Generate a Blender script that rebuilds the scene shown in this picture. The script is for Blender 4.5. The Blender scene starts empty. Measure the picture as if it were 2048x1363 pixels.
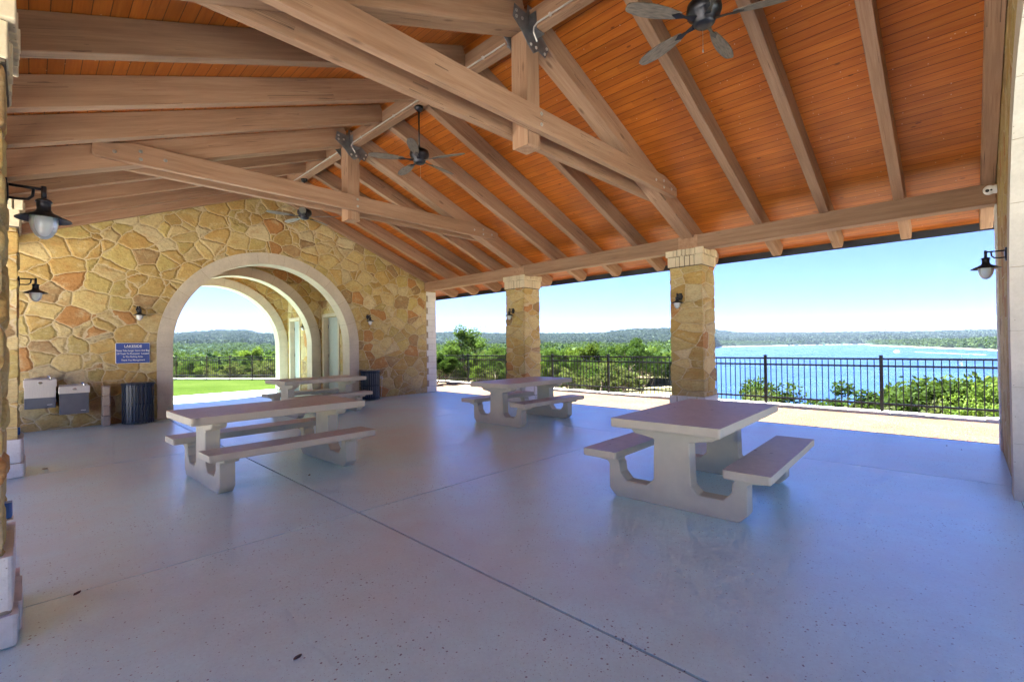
import bpy, math, random
import numpy as np
from mathutils import Matrix, Vector
R_=math.radians
random.seed(7); rng=np.random.default_rng(11)
sc=bpy.context.scene; COL=sc.collection

# ------------------------------------------------------------------ materials
def newmat(name):
    m=bpy.data.materials.new(name); m.use_nodes=True
    nt=m.node_tree; b=nt.nodes['Principled BSDF']; return m,nt,b
def N(nt,t,**k):
    n=nt.nodes.new('ShaderNode'+t)
    for a,v in k.items():
        if a.startswith('i_'):
            key=a[2:]; key=int(key) if key.isdigit() else key.replace('_',' ')
            n.inputs[key].default_value=v
        else: setattr(n,a,v)
    return n
def L(nt,a,b): nt.links.new(a,b)
def math_(nt,op,a,b=None,clamp=False):
    n=N(nt,'Math',operation=op); n.use_clamp=clamp
    for i,v in enumerate((a,b)):
        if v is None: continue
        if isinstance(v,(int,float)): n.inputs[i].default_value=v
        else: L(nt,v,n.inputs[i])
    return n.outputs[0]
def ramp(nt,fac,stops,interp='LINEAR'):
    n=N(nt,'ValToRGB'); n.color_ramp.interpolation=interp
    e=n.color_ramp.elements
    while len(e)<len(stops): e.new(.5)
    for i,(p,c) in enumerate(stops):
        e[i].position=p; e[i].color=(*c,1) if len(c)==3 else c
    L(nt,fac,n.inputs[0]); return n.outputs[0]
def mixc(nt,fac,a,b,mode='MIX'):
    n=N(nt,'Mix',data_type='RGBA',blend_type=mode)
    for s,v in ((0,fac),(6,a),(7,b)):
        if isinstance(v,(int,float)): n.inputs[s].default_value=v
        elif isinstance(v,tuple): n.inputs[s].default_value=(*v,1)
        else: L(nt,v,n.inputs[s])
    return n.outputs[2]
def coord(nt,kind='Object',scale=(1,1,1)):
    t=N(nt,'TexCoord'); m=N(nt,'Mapping'); m.inputs['Scale'].default_value=scale
    L(nt,t.outputs[kind],m.inputs[0]); return m.outputs[0]
def noise(nt,vec,scale,detail=4,rough=.55,out=0):
    n=N(nt,'TexNoise'); n.inputs['Scale'].default_value=scale; n.inputs['Detail'].default_value=detail
    n.inputs['Roughness'].default_value=rough; L(nt,vec,n.inputs['Vector']); return n.outputs[out]
def voro(nt,vec,scale,feature='F1',rand=1.0):
    n=N(nt,'TexVoronoi',feature=feature); n.inputs['Scale'].default_value=scale; n.inputs['Randomness'].default_value=rand
    L(nt,vec,n.inputs['Vector']); return n
def bump(nt,b,h,strength=.5,dist=.01,prev=None):
    n=N(nt,'Bump'); n.inputs['Strength'].default_value=strength; n.inputs['Distance'].default_value=dist
    L(nt,h,n.inputs['Height'])
    if prev is not None: L(nt,prev,n.inputs['Normal'])
    if b is not None: L(nt,n.outputs[0],b.inputs['Normal'])
    return n.outputs[0]
def simple(name,col,rough=.6,metal=0,var=.15,vs=6,bs=.15,bd=.003,scale=(1,1,1),spec=.5,bscale=40):
    m,nt,b=newmat(name); v=coord(nt,scale=scale)
    n=noise(nt,v,vs,5); c2=tuple(max(0,x*(1-var)) for x in col); c1=tuple(min(1,x*(1+var)) for x in col)
    L(nt,ramp(nt,n,[(.3,c2),(.7,c1)]),b.inputs['Base Color'])
    b.inputs['Roughness'].default_value=rough; b.inputs['Metallic'].default_value=metal
    b.inputs['Specular IOR Level'].default_value=spec
    if bs: bump(nt,b,noise(nt,v,bscale,4),bs,bd)
    return m

def stone_mat(name,disp=0,scale=2.65,zs=1.2,tint=(1,1,1),WARP=.16):
    m,nt,b=newmat(name)
    v=coord(nt,scale=(1,1,zs))
    w=noise(nt,v,2.2,3,.6,out=1)
    vm=N(nt,'VectorMath',operation='MULTIPLY_ADD'); L(nt,w,vm.inputs[0]); vm.inputs[1].default_value=(WARP,)*3; L(nt,v,vm.inputs[2])
    w2=noise(nt,v,14,3,.6,out=1)
    vm2=N(nt,'VectorMath',operation='MULTIPLY_ADD'); L(nt,w2,vm2.inputs[0]); vm2.inputs[1].default_value=(.03,.03,.03); L(nt,vm.outputs[0],vm2.inputs[2])
    vv=vm2.outputs[0]
    f1=voro(nt,vv,scale); de=voro(nt,vv,scale,'DISTANCE_TO_EDGE')
    sp=N(nt,'SeparateColor'); L(nt,f1.outputs['Color'],sp.inputs[0])
    T=lambda c:tuple(a*t for a,t in zip(c,tint))
    base=ramp(nt,sp.outputs[0],[(0,T((.42,.30,.115))),(.2,T((.48,.38,.19))),(.4,T((.41,.28,.10))),(.56,T((.46,.36,.16))),(.72,T((.38,.20,.075))),(.79,T((.43,.34,.13))),(.9,T((.31,.21,.105))),(.94,T((.50,.42,.25)))],'CONSTANT')
    # per-stone brightness
    k=math_(nt,'MULTIPLY_ADD',sp.outputs[1],.26); k.node.inputs[2].default_value=.86
    base=mixc(nt,1,base,k,'MULTIPLY')
    n1=noise(nt,v,5,6,.65); n2=noise(nt,v,22,6,.7)
    base=mixc(nt,ramp(nt,n1,[(.52,(0,0,0)),(.72,(.6,.6,.6))]),base,T((.38,.19,.06)))
    base=mixc(nt,ramp(nt,n1,[(.33,(.6,.6,.6)),(.46,(0,0,0))]),base,T((.52,.43,.25)))
    base=mixc(nt,.6,base,ramp(nt,n2,[(.3,(.55,.5,.45)),(.5,(.95,.95,.95)),(.72,(1.25,1.2,1.1))]),'MULTIPLY')
    wn=noise(nt,v,6,3); wd=math_(nt,'MULTIPLY_ADD',wn,.045); wd.node.inputs[2].default_value=-.012
    mask=N(nt,'MapRange'); mask.interpolation_type='SMOOTHSTEP'; L(nt,de.outputs['Distance'],mask.inputs[0]); L(nt,wd,mask.inputs[1])
    L(nt,math_(nt,'ADD',wd,.02),mask.inputs[2]); mask.inputs[3].default_value=1; mask.inputs[4].default_value=0
    mort=mixc(nt,n2,T((.42,.33,.19)),T((.56,.47,.31)))
    # thin shadow line beside the mortar, painted into the stone colour
    joint_shade=N(nt,'MapRange'); L(nt,de.outputs['Distance'],joint_shade.inputs[0]); L(nt,math_(nt,'ADD',wd,.012),joint_shade.inputs[1]); L(nt,math_(nt,'ADD',wd,.045),joint_shade.inputs[2]); joint_shade.inputs[3].default_value=.88; joint_shade.inputs[4].default_value=1
    base=mixc(nt,1,base,joint_shade.outputs[0],'MULTIPLY')
    L(nt,mixc(nt,mask.outputs[0],base,mort),b.inputs['Base Color'])
    b.inputs['Roughness'].default_value=.88; b.inputs['Specular IOR Level'].default_value=.25
    h=N(nt,'MapRange'); h.interpolation_type='SMOOTHSTEP'; L(nt,de.outputs['Distance'],h.inputs[0]); h.inputs[1].default_value=0; h.inputs[2].default_value=.12
    hh=math_(nt,'ADD',math_(nt,'MULTIPLY',h.outputs[0],math_(nt,'ADD',sp.outputs[2],.3)),math_(nt,'MULTIPLY',n1,.55))
    hh=math_(nt,'ADD',hh,math_(nt,'MULTIPLY',n2,.22))
    if disp:
        d=N(nt,'Displacement'); d.inputs['Scale'].default_value=disp; d.inputs['Midlevel'].default_value=.9
        L(nt,hh,d.inputs['Height']); L(nt,d.outputs[0],nt.nodes['Material Output'].inputs['Displacement'])
        m.displacement_method='BOTH'
    else: bump(nt,b,hh,.7,.032)
    return m

def limestone_mat(name,col=(.60,.53,.42),fine=True):
    m,nt,b=newmat(name); v=coord(nt)
    n=noise(nt,v,2.5,6,.6); n2=noise(nt,v,30,5,.7)
    c=ramp(nt,n,[(.3,tuple(x*.85 for x in col)),(.6,col),(.8,tuple(min(1,x*1.1) for x in col))])
    c=mixc(nt,.35,c,ramp(nt,n2,[(.3,(.75,.72,.66)),(.6,(1,1,1))]),'MULTIPLY')
    vz=coord(nt,scale=(7,7,.6)); st=noise(nt,vz,1,4)
    c=mixc(nt,ramp(nt,st,[(.62,(0,0,0)),(.8,(.35,.35,.35))]),c,(.42,.30,.15))
    sp=voro(nt,v,16); c=mixc(nt,ramp(nt,sp.outputs['Distance'],[(.05,(.8,.8,.8)),(.09,(0,0,0))]),c,(.22,.18,.13))
    L(nt,c,b.inputs['Base Color']); b.inputs['Roughness'].default_value=.85; b.inputs['Specular IOR Level'].default_value=.25
    bump(nt,b,n2,.5,.008); return m

def beam_mat():
    m,nt,b=newmat('stained_beam_wood')
    t=N(nt,'TexCoord'); oi=N(nt,'ObjectInfo')
    mp=N(nt,'Mapping'); mp.inputs['Scale'].default_value=(.55,9,9); L(nt,t.outputs['Object'],mp.inputs[0])
    va=N(nt,'VectorMath',operation='ADD'); L(nt,mp.outputs[0],va.inputs[0])
    rr=math_(nt,'MULTIPLY',oi.outputs['Random'],40); cx=N(nt,'CombineXYZ'); L(nt,rr,cx.inputs[0]); L(nt,rr,cx.inputs[1]); L(nt,cx.outputs[0],va.inputs[1])
    g=noise(nt,va.outputs[0],1.6,8,.62); g2=noise(nt,va.outputs[0],7,5,.6); big=noise(nt,t.outputs['Object'],1.3,3)
    c=ramp(nt,g,[(.3,(.25,.14,.08)),(.5,(.325,.19,.113)),(.68,(.385,.24,.15))])
    c=mixc(nt,.4,c,ramp(nt,g2,[(.3,(.7,.68,.66)),(.6,(1.05,1.05,1.05))]),'MULTIPLY')
    c=mixc(nt,ramp(nt,big,[(.4,(0,0,0)),(.75,(.45,.45,.45))]),c,(.30,.19,.12))
    k=math_(nt,'MULTIPLY_ADD',oi.outputs['Random'],.36); k.node.inputs[2].default_value=.82
    c=mixc(nt,1,c,k,'MULTIPLY')
    mk=N(nt,'Mapping'); mk.inputs['Scale'].default_value=(.35,3.2,3.2); L(nt,va.outputs[0],mk.inputs[0])
    crk=noise(nt,mk.outputs[0],1.0,2,.4); ca=math_(nt,'ABSOLUTE',math_(nt,'SUBTRACT',crk,.5)); zone=noise(nt,t.outputs['Object'],.8,2)
    cm_=math_(nt,'MULTIPLY',math_(nt,'LESS_THAN',ca,.006),math_(nt,'GREATER_THAN',zone,.52))
    c=mixc(nt,math_(nt,'MULTIPLY',cm_,.7),c,(.07,.04,.025))
    mpk=N(nt,'Mapping'); mpk.inputs['Scale'].default_value=(1.1,3.3,3.3); L(nt,t.outputs['Object'],mpk.inputs[0])
    kn=voro(nt,mpk.outputs[0],1.0)
    c=mixc(nt,ramp(nt,kn.outputs['Distance'],[(.045,(.7,.7,.7)),(.10,(0,0,0))]),c,(.12,.06,.03))
    L(nt,c,b.inputs['Base Color']); b.inputs['Roughness'].default_value=.62; b.inputs['Specular IOR Level'].default_value=.35
    bump(nt,b,g2,.35,.004); return m

def deck_mat():
    m,nt,b=newmat('orange_deck_boards')
    t=N(nt,'TexCoord'); s=N(nt,'SeparateXYZ'); L(nt,t.outputs['Object'],s.inputs[0])
    u=math_(nt,'DIVIDE',s.outputs[0],.115); fl=math_(nt,'FLOOR',u); fr=math_(nt,'FRACT',u)
    # end joints: boards 2.4 m long, offset per row
    wn=N(nt,'TexWhiteNoise',noise_dimensions='1D'); L(nt,fl,wn.inputs['W'])
    yy=math_(nt,'ADD',math_(nt,'DIVIDE',s.outputs[1],3.1),math_(nt,'MULTIPLY',wn.outputs['Value'],7)); fy=math_(nt,'FLOOR',yy)
    cx=N(nt,'CombineXYZ'); L(nt,fl,cx.inputs[0]); L(nt,fy,cx.inputs[1])
    w2=N(nt,'TexWhiteNoise',noise_dimensions='3D'); L(nt,cx.outputs[0],w2.inputs['Vector'])
    mp=N(nt,'Mapping'); mp.inputs['Scale'].default_value=(14,.8,14); L(nt,t.outputs['Object'],mp.inputs[0])
    off=N(nt,'VectorMath',operation='MULTIPLY_ADD'); L(nt,w2.outputs['Color'],off.inputs[0]); off.inputs[1].default_value=(9,9,9); L(nt,mp.outputs[0],off.inputs[2])
    g=noise(nt,off.outputs[0],2.0,7,.6)
    c=ramp(nt,g,[(.25,(.33,.08,.009)),(.5,(.45,.125,.013)),(.75,(.53,.18,.026))])
    k=math_(nt,'MULTIPLY_ADD',w2.outputs['Value'],.26); k.node.inputs[2].default_value=.84
    c=mixc(nt,1,c,k,'MULTIPLY')
    big=noise(nt,t.outputs['Object'],.9,3); c=mixc(nt,1,c,ramp(nt,big,[(.3,(.85,.8,.75)),(.7,(1.1,1.1,1.1))]),'MULTIPLY')
    mpk=N(nt,'Mapping'); mpk.inputs['Scale'].default_value=(4,1.6,4); L(nt,t.outputs['Object'],mpk.inputs[0])
    kn=voro(nt,mpk.outputs[0],1.4); c=mixc(nt,ramp(nt,kn.outputs['Distance'],[(.05,(.8,.8,.8)),(.09,(0,0,0))]),c,(.10,.025,.008))
    groove=math_(nt,'LESS_THAN',math_(nt,'ABSOLUTE',math_(nt,'SUBTRACT',fr,.5)),.468)
    gm=ramp(nt,groove,[(0,(.25,.2,.17)),(1,(1,1,1))])
    c=mixc(nt,1,c,gm,'MULTIPLY')
    spk=voro(nt,t.outputs['Object'],9.5); c=mixc(nt,ramp(nt,spk.outputs['Distance'],[(.04,(.6,.6,.6)),(.075,(0,0,0))]),c,(.75,.62,.5))
    L(nt,c,b.inputs['Base Color']); b.inputs['Roughness'].default_value=.42; b.inputs['Specular IOR Level'].default_value=.45
    bp=bump(nt,None,groove,.6,.006); bump(nt,b,g,.2,.003,bp); return m

def floor_mat():
    m,nt,b=newmat('sealed_concrete'); v=coord(nt)
    n1=noise(nt,v,.55,5,.6); n2=noise(nt,v,3.2,6,.65); n3=noise(nt,v,45,4,.7)
    c=ramp(nt,n1,[(.35,(.60,.76,.74)),(.55,(.58,.87,.86)),(.7,(.61,.90,.90))])
    c=mixc(nt,.32,c,ramp(nt,n2,[(.3,(.82,.80,.79)),(.65,(1.08,1.08,1.10))]),'MULTIPLY')
    c=mixc(nt,.35,c,ramp(nt,n3,[(.3,(.8,.8,.8)),(.7,(1.1,1.1,1.1))]),'MULTIPLY')
    # hairline cracks and stains
    st=noise(nt,coord(nt,scale=(1,1,1)),1.7,7,.7)
    c=mixc(nt,ramp(nt,st,[(.5,(0,0,0)),(.8,(.14,.14,.14))]),c,(.40,.36,.34))
    c=mixc(nt,ramp(nt,st,[(.28,(.35,.35,.35)),(.42,(0,0,0))]),c,(.74,.92,.93))
    # pits
    sc_=noise(nt,v,1.1,2)
    p1=voro(nt,v,30); p2=voro(nt,v,62)
    thr=ramp(nt,sc_,[(.35,(.02,)*3),(.7,(.12,)*3)])
    w=noise(nt,v,60,2)
    d1=math_(nt,'ADD',p1.outputs['Distance'],math_(nt,'MULTIPLY',math_(nt,'SUBTRACT',w,.5),.3)); d2=math_(nt,'ADD',p2.outputs['Distance'],math_(nt,'MULTIPLY',math_(nt,'SUBTRACT',w,.5),.3))
    m1=math_(nt,'LESS_THAN',d1,math_(nt,'ADD',thr,.07)); m2=math_(nt,'LESS_THAN',d2,math_(nt,'ADD',thr,.07))
    rs=N(nt,'SeparateColor'); L(nt,p1.outputs['Color'],rs.inputs[0]); keep=math_(nt,'GREATER_THAN',rs.outputs[0],.45)
    mm=math_(nt,'MAXIMUM',math_(nt,'MULTIPLY',m1,keep),math_(nt,'MULTIPLY',m2,.55))
    c=mixc(nt,math_(nt,'MULTIPLY',mm,.8),c,(.045,.045,.055))
    L(nt,c,b.inputs['Base Color'])
    L(nt,ramp(nt,n2,[(.3,(.28,)*3),(.7,(.5,)*3)]),b.inputs['Roughness']); b.inputs['Specular IOR Level'].default_value=.6
    b.inputs['Coat Weight'].default_value=.6; b.inputs['Coat Roughness'].default_value=.3
    wv=coord(nt,scale=(1,1,1)); n4=noise(nt,wv,6,5,.6)
    bp=bump(nt,None,n4,.36,.015); bp=bump(nt,None,mm,-.5,.004,bp) if False else bp
    bump(nt,b,math_(nt,'SUBTRACT',math_(nt,'MULTIPLY',n3,.3),mm),.35,.004,bp); return m

def leaf_mat(name,c1,c2,trans=.45):
    m=bpy.data.materials.new(name); m.use_nodes=True; nt=m.node_tree; nt.nodes.remove(nt.nodes['Principled BSDF'])
    g=N(nt,'NewGeometry'); oi=N(nt,'ObjectInfo')
    v=coord(nt); n=noise(nt,v,.9,3)
    f=math_(nt,'MULTIPLY_ADD',g.outputs['Random Per Island'],.55); L(nt,math_(nt,'MULTIPLY',n,.6),f.node.inputs[2])
    c=ramp(nt,f,[(.15,c1),(.75,c2)])
    k=math_(nt,'MULTIPLY_ADD',oi.outputs['Random'],.5); k.node.inputs[2].default_value=.72
    c=mixc(nt,1,c,k,'MULTIPLY')
    d=N(nt,'BsdfDiffuse'); tr=N(nt,'BsdfTranslucent'); mx=N(nt,'MixShader'); mx.inputs[0].default_value=trans
    L(nt,c,d.inputs[0]); ct=mixc(nt,1,c,(1.0,1.05,.5),'MULTIPLY'); L(nt,ct,tr.inputs[0])
    L(nt,d.outputs[0],mx.inputs[1]); L(nt,tr.outputs[0],mx.inputs[2]); L(nt,mx.outputs[0],nt.nodes['Material Output'].inputs[0]); return m

M={}
M['stone']=stone_mat('flagstone_wall',tint=(1.07,1.05,1.0))
M['stone_col']=stone_mat('flagstone_column',tint=(1.15,1.13,1.08),disp=.022,scale=1.95,zs=2.1,WARP=.1)
M['lime']=limestone_mat('limestone'); M['lime_w']=limestone_mat('white_limestone',(.74,.73,.68))
M['lime_c']=limestone_mat('cream_limestone',(.70,.60,.42)); M['dirt']=simple('dark_joint',(.13,.10,.07),.95)
M['stub']=limestone_mat('grey_stub_stone',(.44,.36,.27))
M['mortar']=simple('mortar',(.34,.28,.2),.95,vs=20)
M['beam']=beam_mat(); M['deck']=deck_mat(); M['floor']=floor_mat()
M['gap']=simple('joint_filler',(.07,.06,.06),.9)
M['table']=simple('painted_concrete',(.56,.505,.37),.7,var=.06,vs=7,bs=.25,bd=.004,bscale=30)
def tabletop_mat():
    m,nt,b=newmat('worn_tabletop'); v=coord(nt)
    n=noise(nt,v,2.2,6,.65); n2=noise(nt,v,13,6,.7)
    c=ramp(nt,n,[(.3,(.44,.40,.325)),(.55,(.51,.465,.385)),(.75,(.56,.52,.44))])
    c=mixc(nt,.5,c,ramp(nt,n2,[(.3,(.75,.73,.7)),(.6,(1.05,1.05,1.05))]),'MULTIPLY')
    s=voro(nt,v,5); c=mixc(nt,ramp(nt,s.outputs['Distance'],[(.05,(.8,)*3),(.1,(0,0,0))]),c,(.05,.035,.03))
    L(nt,c,b.inputs['Base Color']); L(nt,ramp(nt,n,[(.3,(.42,)*3),(.7,(.6,)*3)]),b.inputs['Roughness'])
    b.inputs['Specular IOR Level'].default_value=.5
    bp=bump(nt,None,n,.35,.02); bump(nt,b,n2,.3,.004,bp); return m
M['top']=tabletop_mat()
M['iron']=simple('dark_bronze_metal',(.03,.03,.036),.35,.6,var=.2,bs=.1)
M['fence']=simple('black_fence_paint',(.016,.017,.018),.38,.2,var=.2,bs=.05)
M['steel']=simple('dark_bracket_steel',(.20,.205,.215),.5,.7,var=.3)
M['galv']=simple('galvanised_bolt',(.55,.55,.53),.35,.9)
M['conduit']=simple('conduit',(.55,.52,.47),.4,.5)
M['inox']=simple('brushed_steel',(.62,.57,.50),.35,.6,var=.08,scale=(30,1,1),bs=.1)
M['grey']=simple('grey_vinyl',(.12,.125,.135),.45,.2,var=.1)
M['chrome']=simple('chrome',(.75,.75,.75),.12,1,var=.02,bs=0)
M['bin']=simple('blue_black_coating',(.012,.02,.038),.35,.15,var=.25)
M['blue']=simple('sign_blue',(.01,.045,.27),.3,var=.25,vs=2,bs=0)
M['white']=simple('white_paint',(.78,.78,.76),.4,var=.04,bs=0)
M['cover']=simple('blue_plastic',(.05,.15,.45),.35,bs=0)
M['blade']=simple('weathered_blade',(.12,.098,.078),.6,var=.45,vs=9,scale=(1,5,1))
M['doorp']=simple('grey_door_paint',(.38,.42,.42),.35,var=.05)
M['fascia']=simple('dark_fascia',(.03,.033,.042),.45,.2)
M['roofm']=simple('standing_seam_roof',(.30,.27,.23),.4,.6)
M['dark']=simple('lens_black',(.012,.012,.012),.6)  # plain black of the camera lens
def glass_mat():
    m,nt,b=newmat('frosted_globe'); v=coord(nt)
    L(nt,ramp(nt,noise(nt,v,9,3),[(.3,(.62,.66,.68)),(.7,(.8,.83,.84))]),b.inputs['Base Color'])
    b.inputs['Roughness'].default_value=.35; b.inputs['Transmission Weight'].default_value=.45; b.inputs['Subsurface Weight'].default_value=.2
    return m
M['glass']=glass_mat()
def gravel_mat():
    m,nt,b=newmat('decomposed_granite'); v=coord(nt)
    n=noise(nt,v,1.1,5); n2=noise(nt,v,60,4,.8); vo=voro(nt,v,38)
    c=ramp(nt,n,[(.3,(.10,.066,.045)),(.6,(.122,.085,.061)),(.8,(.138,.102,.075))])
    c=mixc(nt,.8,c,ramp(nt,n2,[(.3,(.6,.58,.55)),(.55,(1,1,1)),(.75,(1.25,1.2,1.15))]),'MULTIPLY')
    c=mixc(nt,.4,c,vo.outputs['Color'],'OVERLAY')
    L(nt,c,b.inputs['Base Color']); b.inputs['Roughness'].default_value=.95; b.inputs['Specular IOR Level'].default_value=.1
    bump(nt,b,math_(nt,'ADD',n2,vo.outputs['Distance']),.8,.02); return m
M['gravel']=gravel_mat()
def lawn_mat():
    m,nt,b=newmat('mown_grass'); v=coord(nt)
    n=noise(nt,v,.35,4); n2=noise(nt,v,25,5,.8); n3=noise(nt,coord(nt,scale=(1,.25,1)),1.2,4)
    c=ramp(nt,n,[(.3,(.028,.050,.011)),(.55,(.036,.060,.015)),(.75,(.046,.066,.020))])
    c=mixc(nt,.7,c,ramp(nt,n2,[(.3,(.6,.65,.5)),(.7,(1.3,1.25,1.1))]),'MULTIPLY')
    c=mixc(nt,.3,c,ramp(nt,n3,[(.35,(.75,.8,.7)),(.65,(1.15,1.1,1.1))]),'MULTIPLY')
    L(nt,c,b.inputs['Base Color']); b.inputs['Roughness'].default_value=1; b.inputs['Specular IOR Level'].default_value=0
    bump(nt,b,n2,.8,.03); return m
M['lawn']=lawn_mat()
M['pave']=simple('pale_concrete',(.72,.70,.66),.8,var=.06,vs=1.5)
def terrain_mat():
    m,nt,b=newmat('scrub_terrain'); v=coord(nt)
    s=N(nt,'SeparateXYZ'); t=N(nt,'TexCoord'); L(nt,t.outputs['Object'],s.inputs[0])
    n=noise(nt,v,.12,5,.65); nb=noise(nt,v,.004,5,.6); nf=noise(nt,v,.03,6,.75); nh=noise(nt,v,.012,7,.7)
    near=ramp(nt,n,[(.35,(.07,.09,.03)),(.5,(.22,.19,.11)),(.62,(.38,.32,.22)),(.75,(.12,.14,.05))])
    vv=voro(nt,v,.07); 
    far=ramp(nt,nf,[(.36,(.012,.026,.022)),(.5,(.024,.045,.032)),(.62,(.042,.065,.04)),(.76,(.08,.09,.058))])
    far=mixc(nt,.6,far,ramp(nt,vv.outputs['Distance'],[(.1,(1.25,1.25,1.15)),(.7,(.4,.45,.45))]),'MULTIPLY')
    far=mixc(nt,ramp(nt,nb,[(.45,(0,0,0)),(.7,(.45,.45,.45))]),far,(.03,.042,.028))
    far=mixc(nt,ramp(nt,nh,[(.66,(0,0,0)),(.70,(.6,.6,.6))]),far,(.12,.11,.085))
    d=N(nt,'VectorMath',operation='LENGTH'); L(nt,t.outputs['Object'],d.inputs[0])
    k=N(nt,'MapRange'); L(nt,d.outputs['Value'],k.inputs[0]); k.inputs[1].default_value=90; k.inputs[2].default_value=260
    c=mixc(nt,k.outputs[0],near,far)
    # pale bank just above the water line
    z=N(nt,'MapRange'); L(nt,s.outputs[2],z.inputs[0]); z.inputs[1].default_value=-19.3; z.inputs[2].default_value=-17.9; z.inputs[3].default_value=1; z.inputs[4].default_value=0
    c=mixc(nt,z.outputs[0],c,(.46,.38,.27))
    L(nt,c,b.inputs['Base Color']); b.inputs['Roughness'].default_value=1; b.inputs['Specular IOR Level'].default_value=0
    return m
M['terrain']=terrain_mat()
def water_mat():
    m,nt,b=newmat('lake_water'); v=coord(nt)
    n=noise(nt,coord(nt,scale=(1,1,1)),.5,5,.6); n2=noise(nt,v,.02,5,.6)
    L(nt,ramp(nt,n2,[(.35,(.010,.034,.105)),(.65,(.017,.050,.135))]),b.inputs['Base Color'])
    L(nt,ramp(nt,noise(nt,coord(nt,scale=(1,2.2,1)),.006,5,.65),[(.38,(.2,)*3),(.62,(.36,)*3)]),b.inputs['Roughness']); b.inputs['IOR'].default_value=1.33; b.inputs['Specular IOR Level'].default_value=.28
    bump(nt,b,n,.22,.3); return m
M['water']=water_mat()
M['oak']=leaf_mat('oak_leaves',(.021,.047,.013),(.066,.108,.034),.35)
M['dark_oak']=leaf_mat('dark_oak_leaves',(.02,.046,.015),(.055,.095,.03),.3)
M['bright']=leaf_mat('bright_leaves',(.038,.080,.016),(.098,.145,.038),.38)
M['pale']=leaf_mat('pale_leaves',(.047,.072,.03),(.105,.125,.06),.34)
M['wood_far']=leaf_mat('woodland_leaves',(.024,.050,.020),(.068,.105,.042),.25)
M['wood_hill']=leaf_mat('hill_leaves',(.028,.046,.034),(.052,.074,.048),.1)
M['bark']=simple('bark',(.14,.115,.09),.95,var=.35,vs=12,bs=.6,bd=.02,bscale=25)
M['housew']=simple('house_wall',(.55,.49,.40),.8); M['houser']=simple('house_roof',(.30,.16,.10),.8); M['house2']=simple('pale_roof',(.45,.43,.41),.8)

# ------------------------------------------------------------------ mesh builder
class MB:
    def __init__(s): s.v=[]; s.f=[]; s.m=[]; s.mi=0
    def add(s,vs,fs,mi=None):
        o=len(s.v); s.v+= [tuple(map(float,p)) for p in vs]
        for f in fs: s.f.append([i+o for i in f]); s.m.append(s.mi if mi is None else mi)
    def box(s,x0,x1,y0,y1,z0,z1,mi=None,top=None):
        vs=[(x,y,z) for z in (z0,z1) for y in (y0,y1) for x in (x0,x1)]
        s.add(vs,[(0,2,3,1),(0,1,5,4),(1,3,7,5),(3,2,6,7),(2,0,4,6)],mi)
        s.add([vs[i] for i in (4,5,7,6)],[(0,1,2,3)],top if top is not None else mi)
    def prism(s,poly,a0,a1,axis='y',mi=None):
        # poly in the two other axes (in order), extruded along axis
        def P(p,a):
            return {'x':(a,p[0],p[1]),'y':(p[0],a,p[1]),'z':(p[0],p[1],a)}[axis]
        n=len(poly); vs=[P(p,a0) for p in poly]+[P(p,a1) for p in poly]
        s.add(vs,[list(range(n))[::-1],list(range(n,2*n))]+[(i,(i+1)%n,n+(i+1)%n,n+i) for i in range(n)],mi)
    def tube(s,path,r,n=8,mi=None,caps=True):
        path=[Vector(p) for p in path]; rings=[]; rr=r if isinstance(r,(list,tuple)) else [r]*len(path)
        up=None; vs=[]
        for i,p in enumerate(path):
            d=(path[min(i+1,len(path)-1)]-path[max(i-1,0)])
            if d.length<1e-9: d=Vector((0,0,1))
            d.normalize()
            if up is None: up=Vector((0,0,1)) if abs(d.z)<.9 else Vector((1,0,0))
            a=d.cross(up); a.normalize(); b2=a.cross(d); up=b2
            for k in range(n):
                t=2*math.pi*k/n; vs.append(p+a*math.cos(t)*rr[i]+b2*math.sin(t)*rr[i])
        fs=[]
        for i in range(len(path)-1):
            for k in range(n):
                fs.append((i*n+k,i*n+(k+1)%n,(i+1)*n+(k+1)%n,(i+1)*n+k))
        if caps: fs.append(list(range(n))[::-1]); fs.append([(len(path)-1)*n+k for k in range(n)])
        s.add(vs,fs,mi)
    def lathe(s,prof,c=(0,0,0),n=24,mi=None,closed=False):
        vs=[];fs=[]
        for r,z in prof:
            for k in range(n):
                t=2*math.pi*k/n; vs.append((c[0]+r*math.cos(t),c[1]+r*math.sin(t),c[2]+z))
        for i in range(len(prof)-1):
            for k in range(n): fs.append((i*n+k,i*n+(k+1)%n,(i+1)*n+(k+1)%n,(i+1)*n+k))
        s.add(vs,fs,mi)
    def build(s,name,mats,parent=None,smooth=False,bevel=0,loc=None,segs=1):
        me=bpy.data.meshes.new(name)
        me.from_pydata(s.v,[],s.f); 
        if not isinstance(mats,(list,tuple)): mats=[mats]
        for m in mats: me.materials.append(m)
        if len(mats)>1: me.polygons.foreach_set('material_index',s.m)
        if smooth: me.polygons.foreach_set('use_smooth',[True]*len(s.f))
        me.update(); me.validate()
        o=bpy.data.objects.new(name,me); COL.objects.link(o)
        if bevel:
            b=o.modifiers.new('bevel','BEVEL'); b.width=bevel; b.segments=segs; b.limit_method='ANGLE'; b.angle_limit=R_(40)
        attach(o,parent,Matrix.Translation(loc) if loc else Matrix())
        return o
W={}
def attach(o,parent,world=Matrix()):
    o.matrix_basis=world
    if parent is not None:
        o.parent=parent; o.matrix_parent_inverse=W[parent.name].inverted()
    W[o.name]=world.copy()
def thing(name,label,cat,loc=(0,0,0),group=None,rotz=0):
    o=bpy.data.objects.new(name,None); COL.objects.link(o); o.empty_display_size=.2
    mw=Matrix.Translation(loc)@Matrix.Rotation(rotz,4,'Z'); o.matrix_basis=mw; W[o.name]=mw
    return tag(o,label,cat,group)
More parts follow.
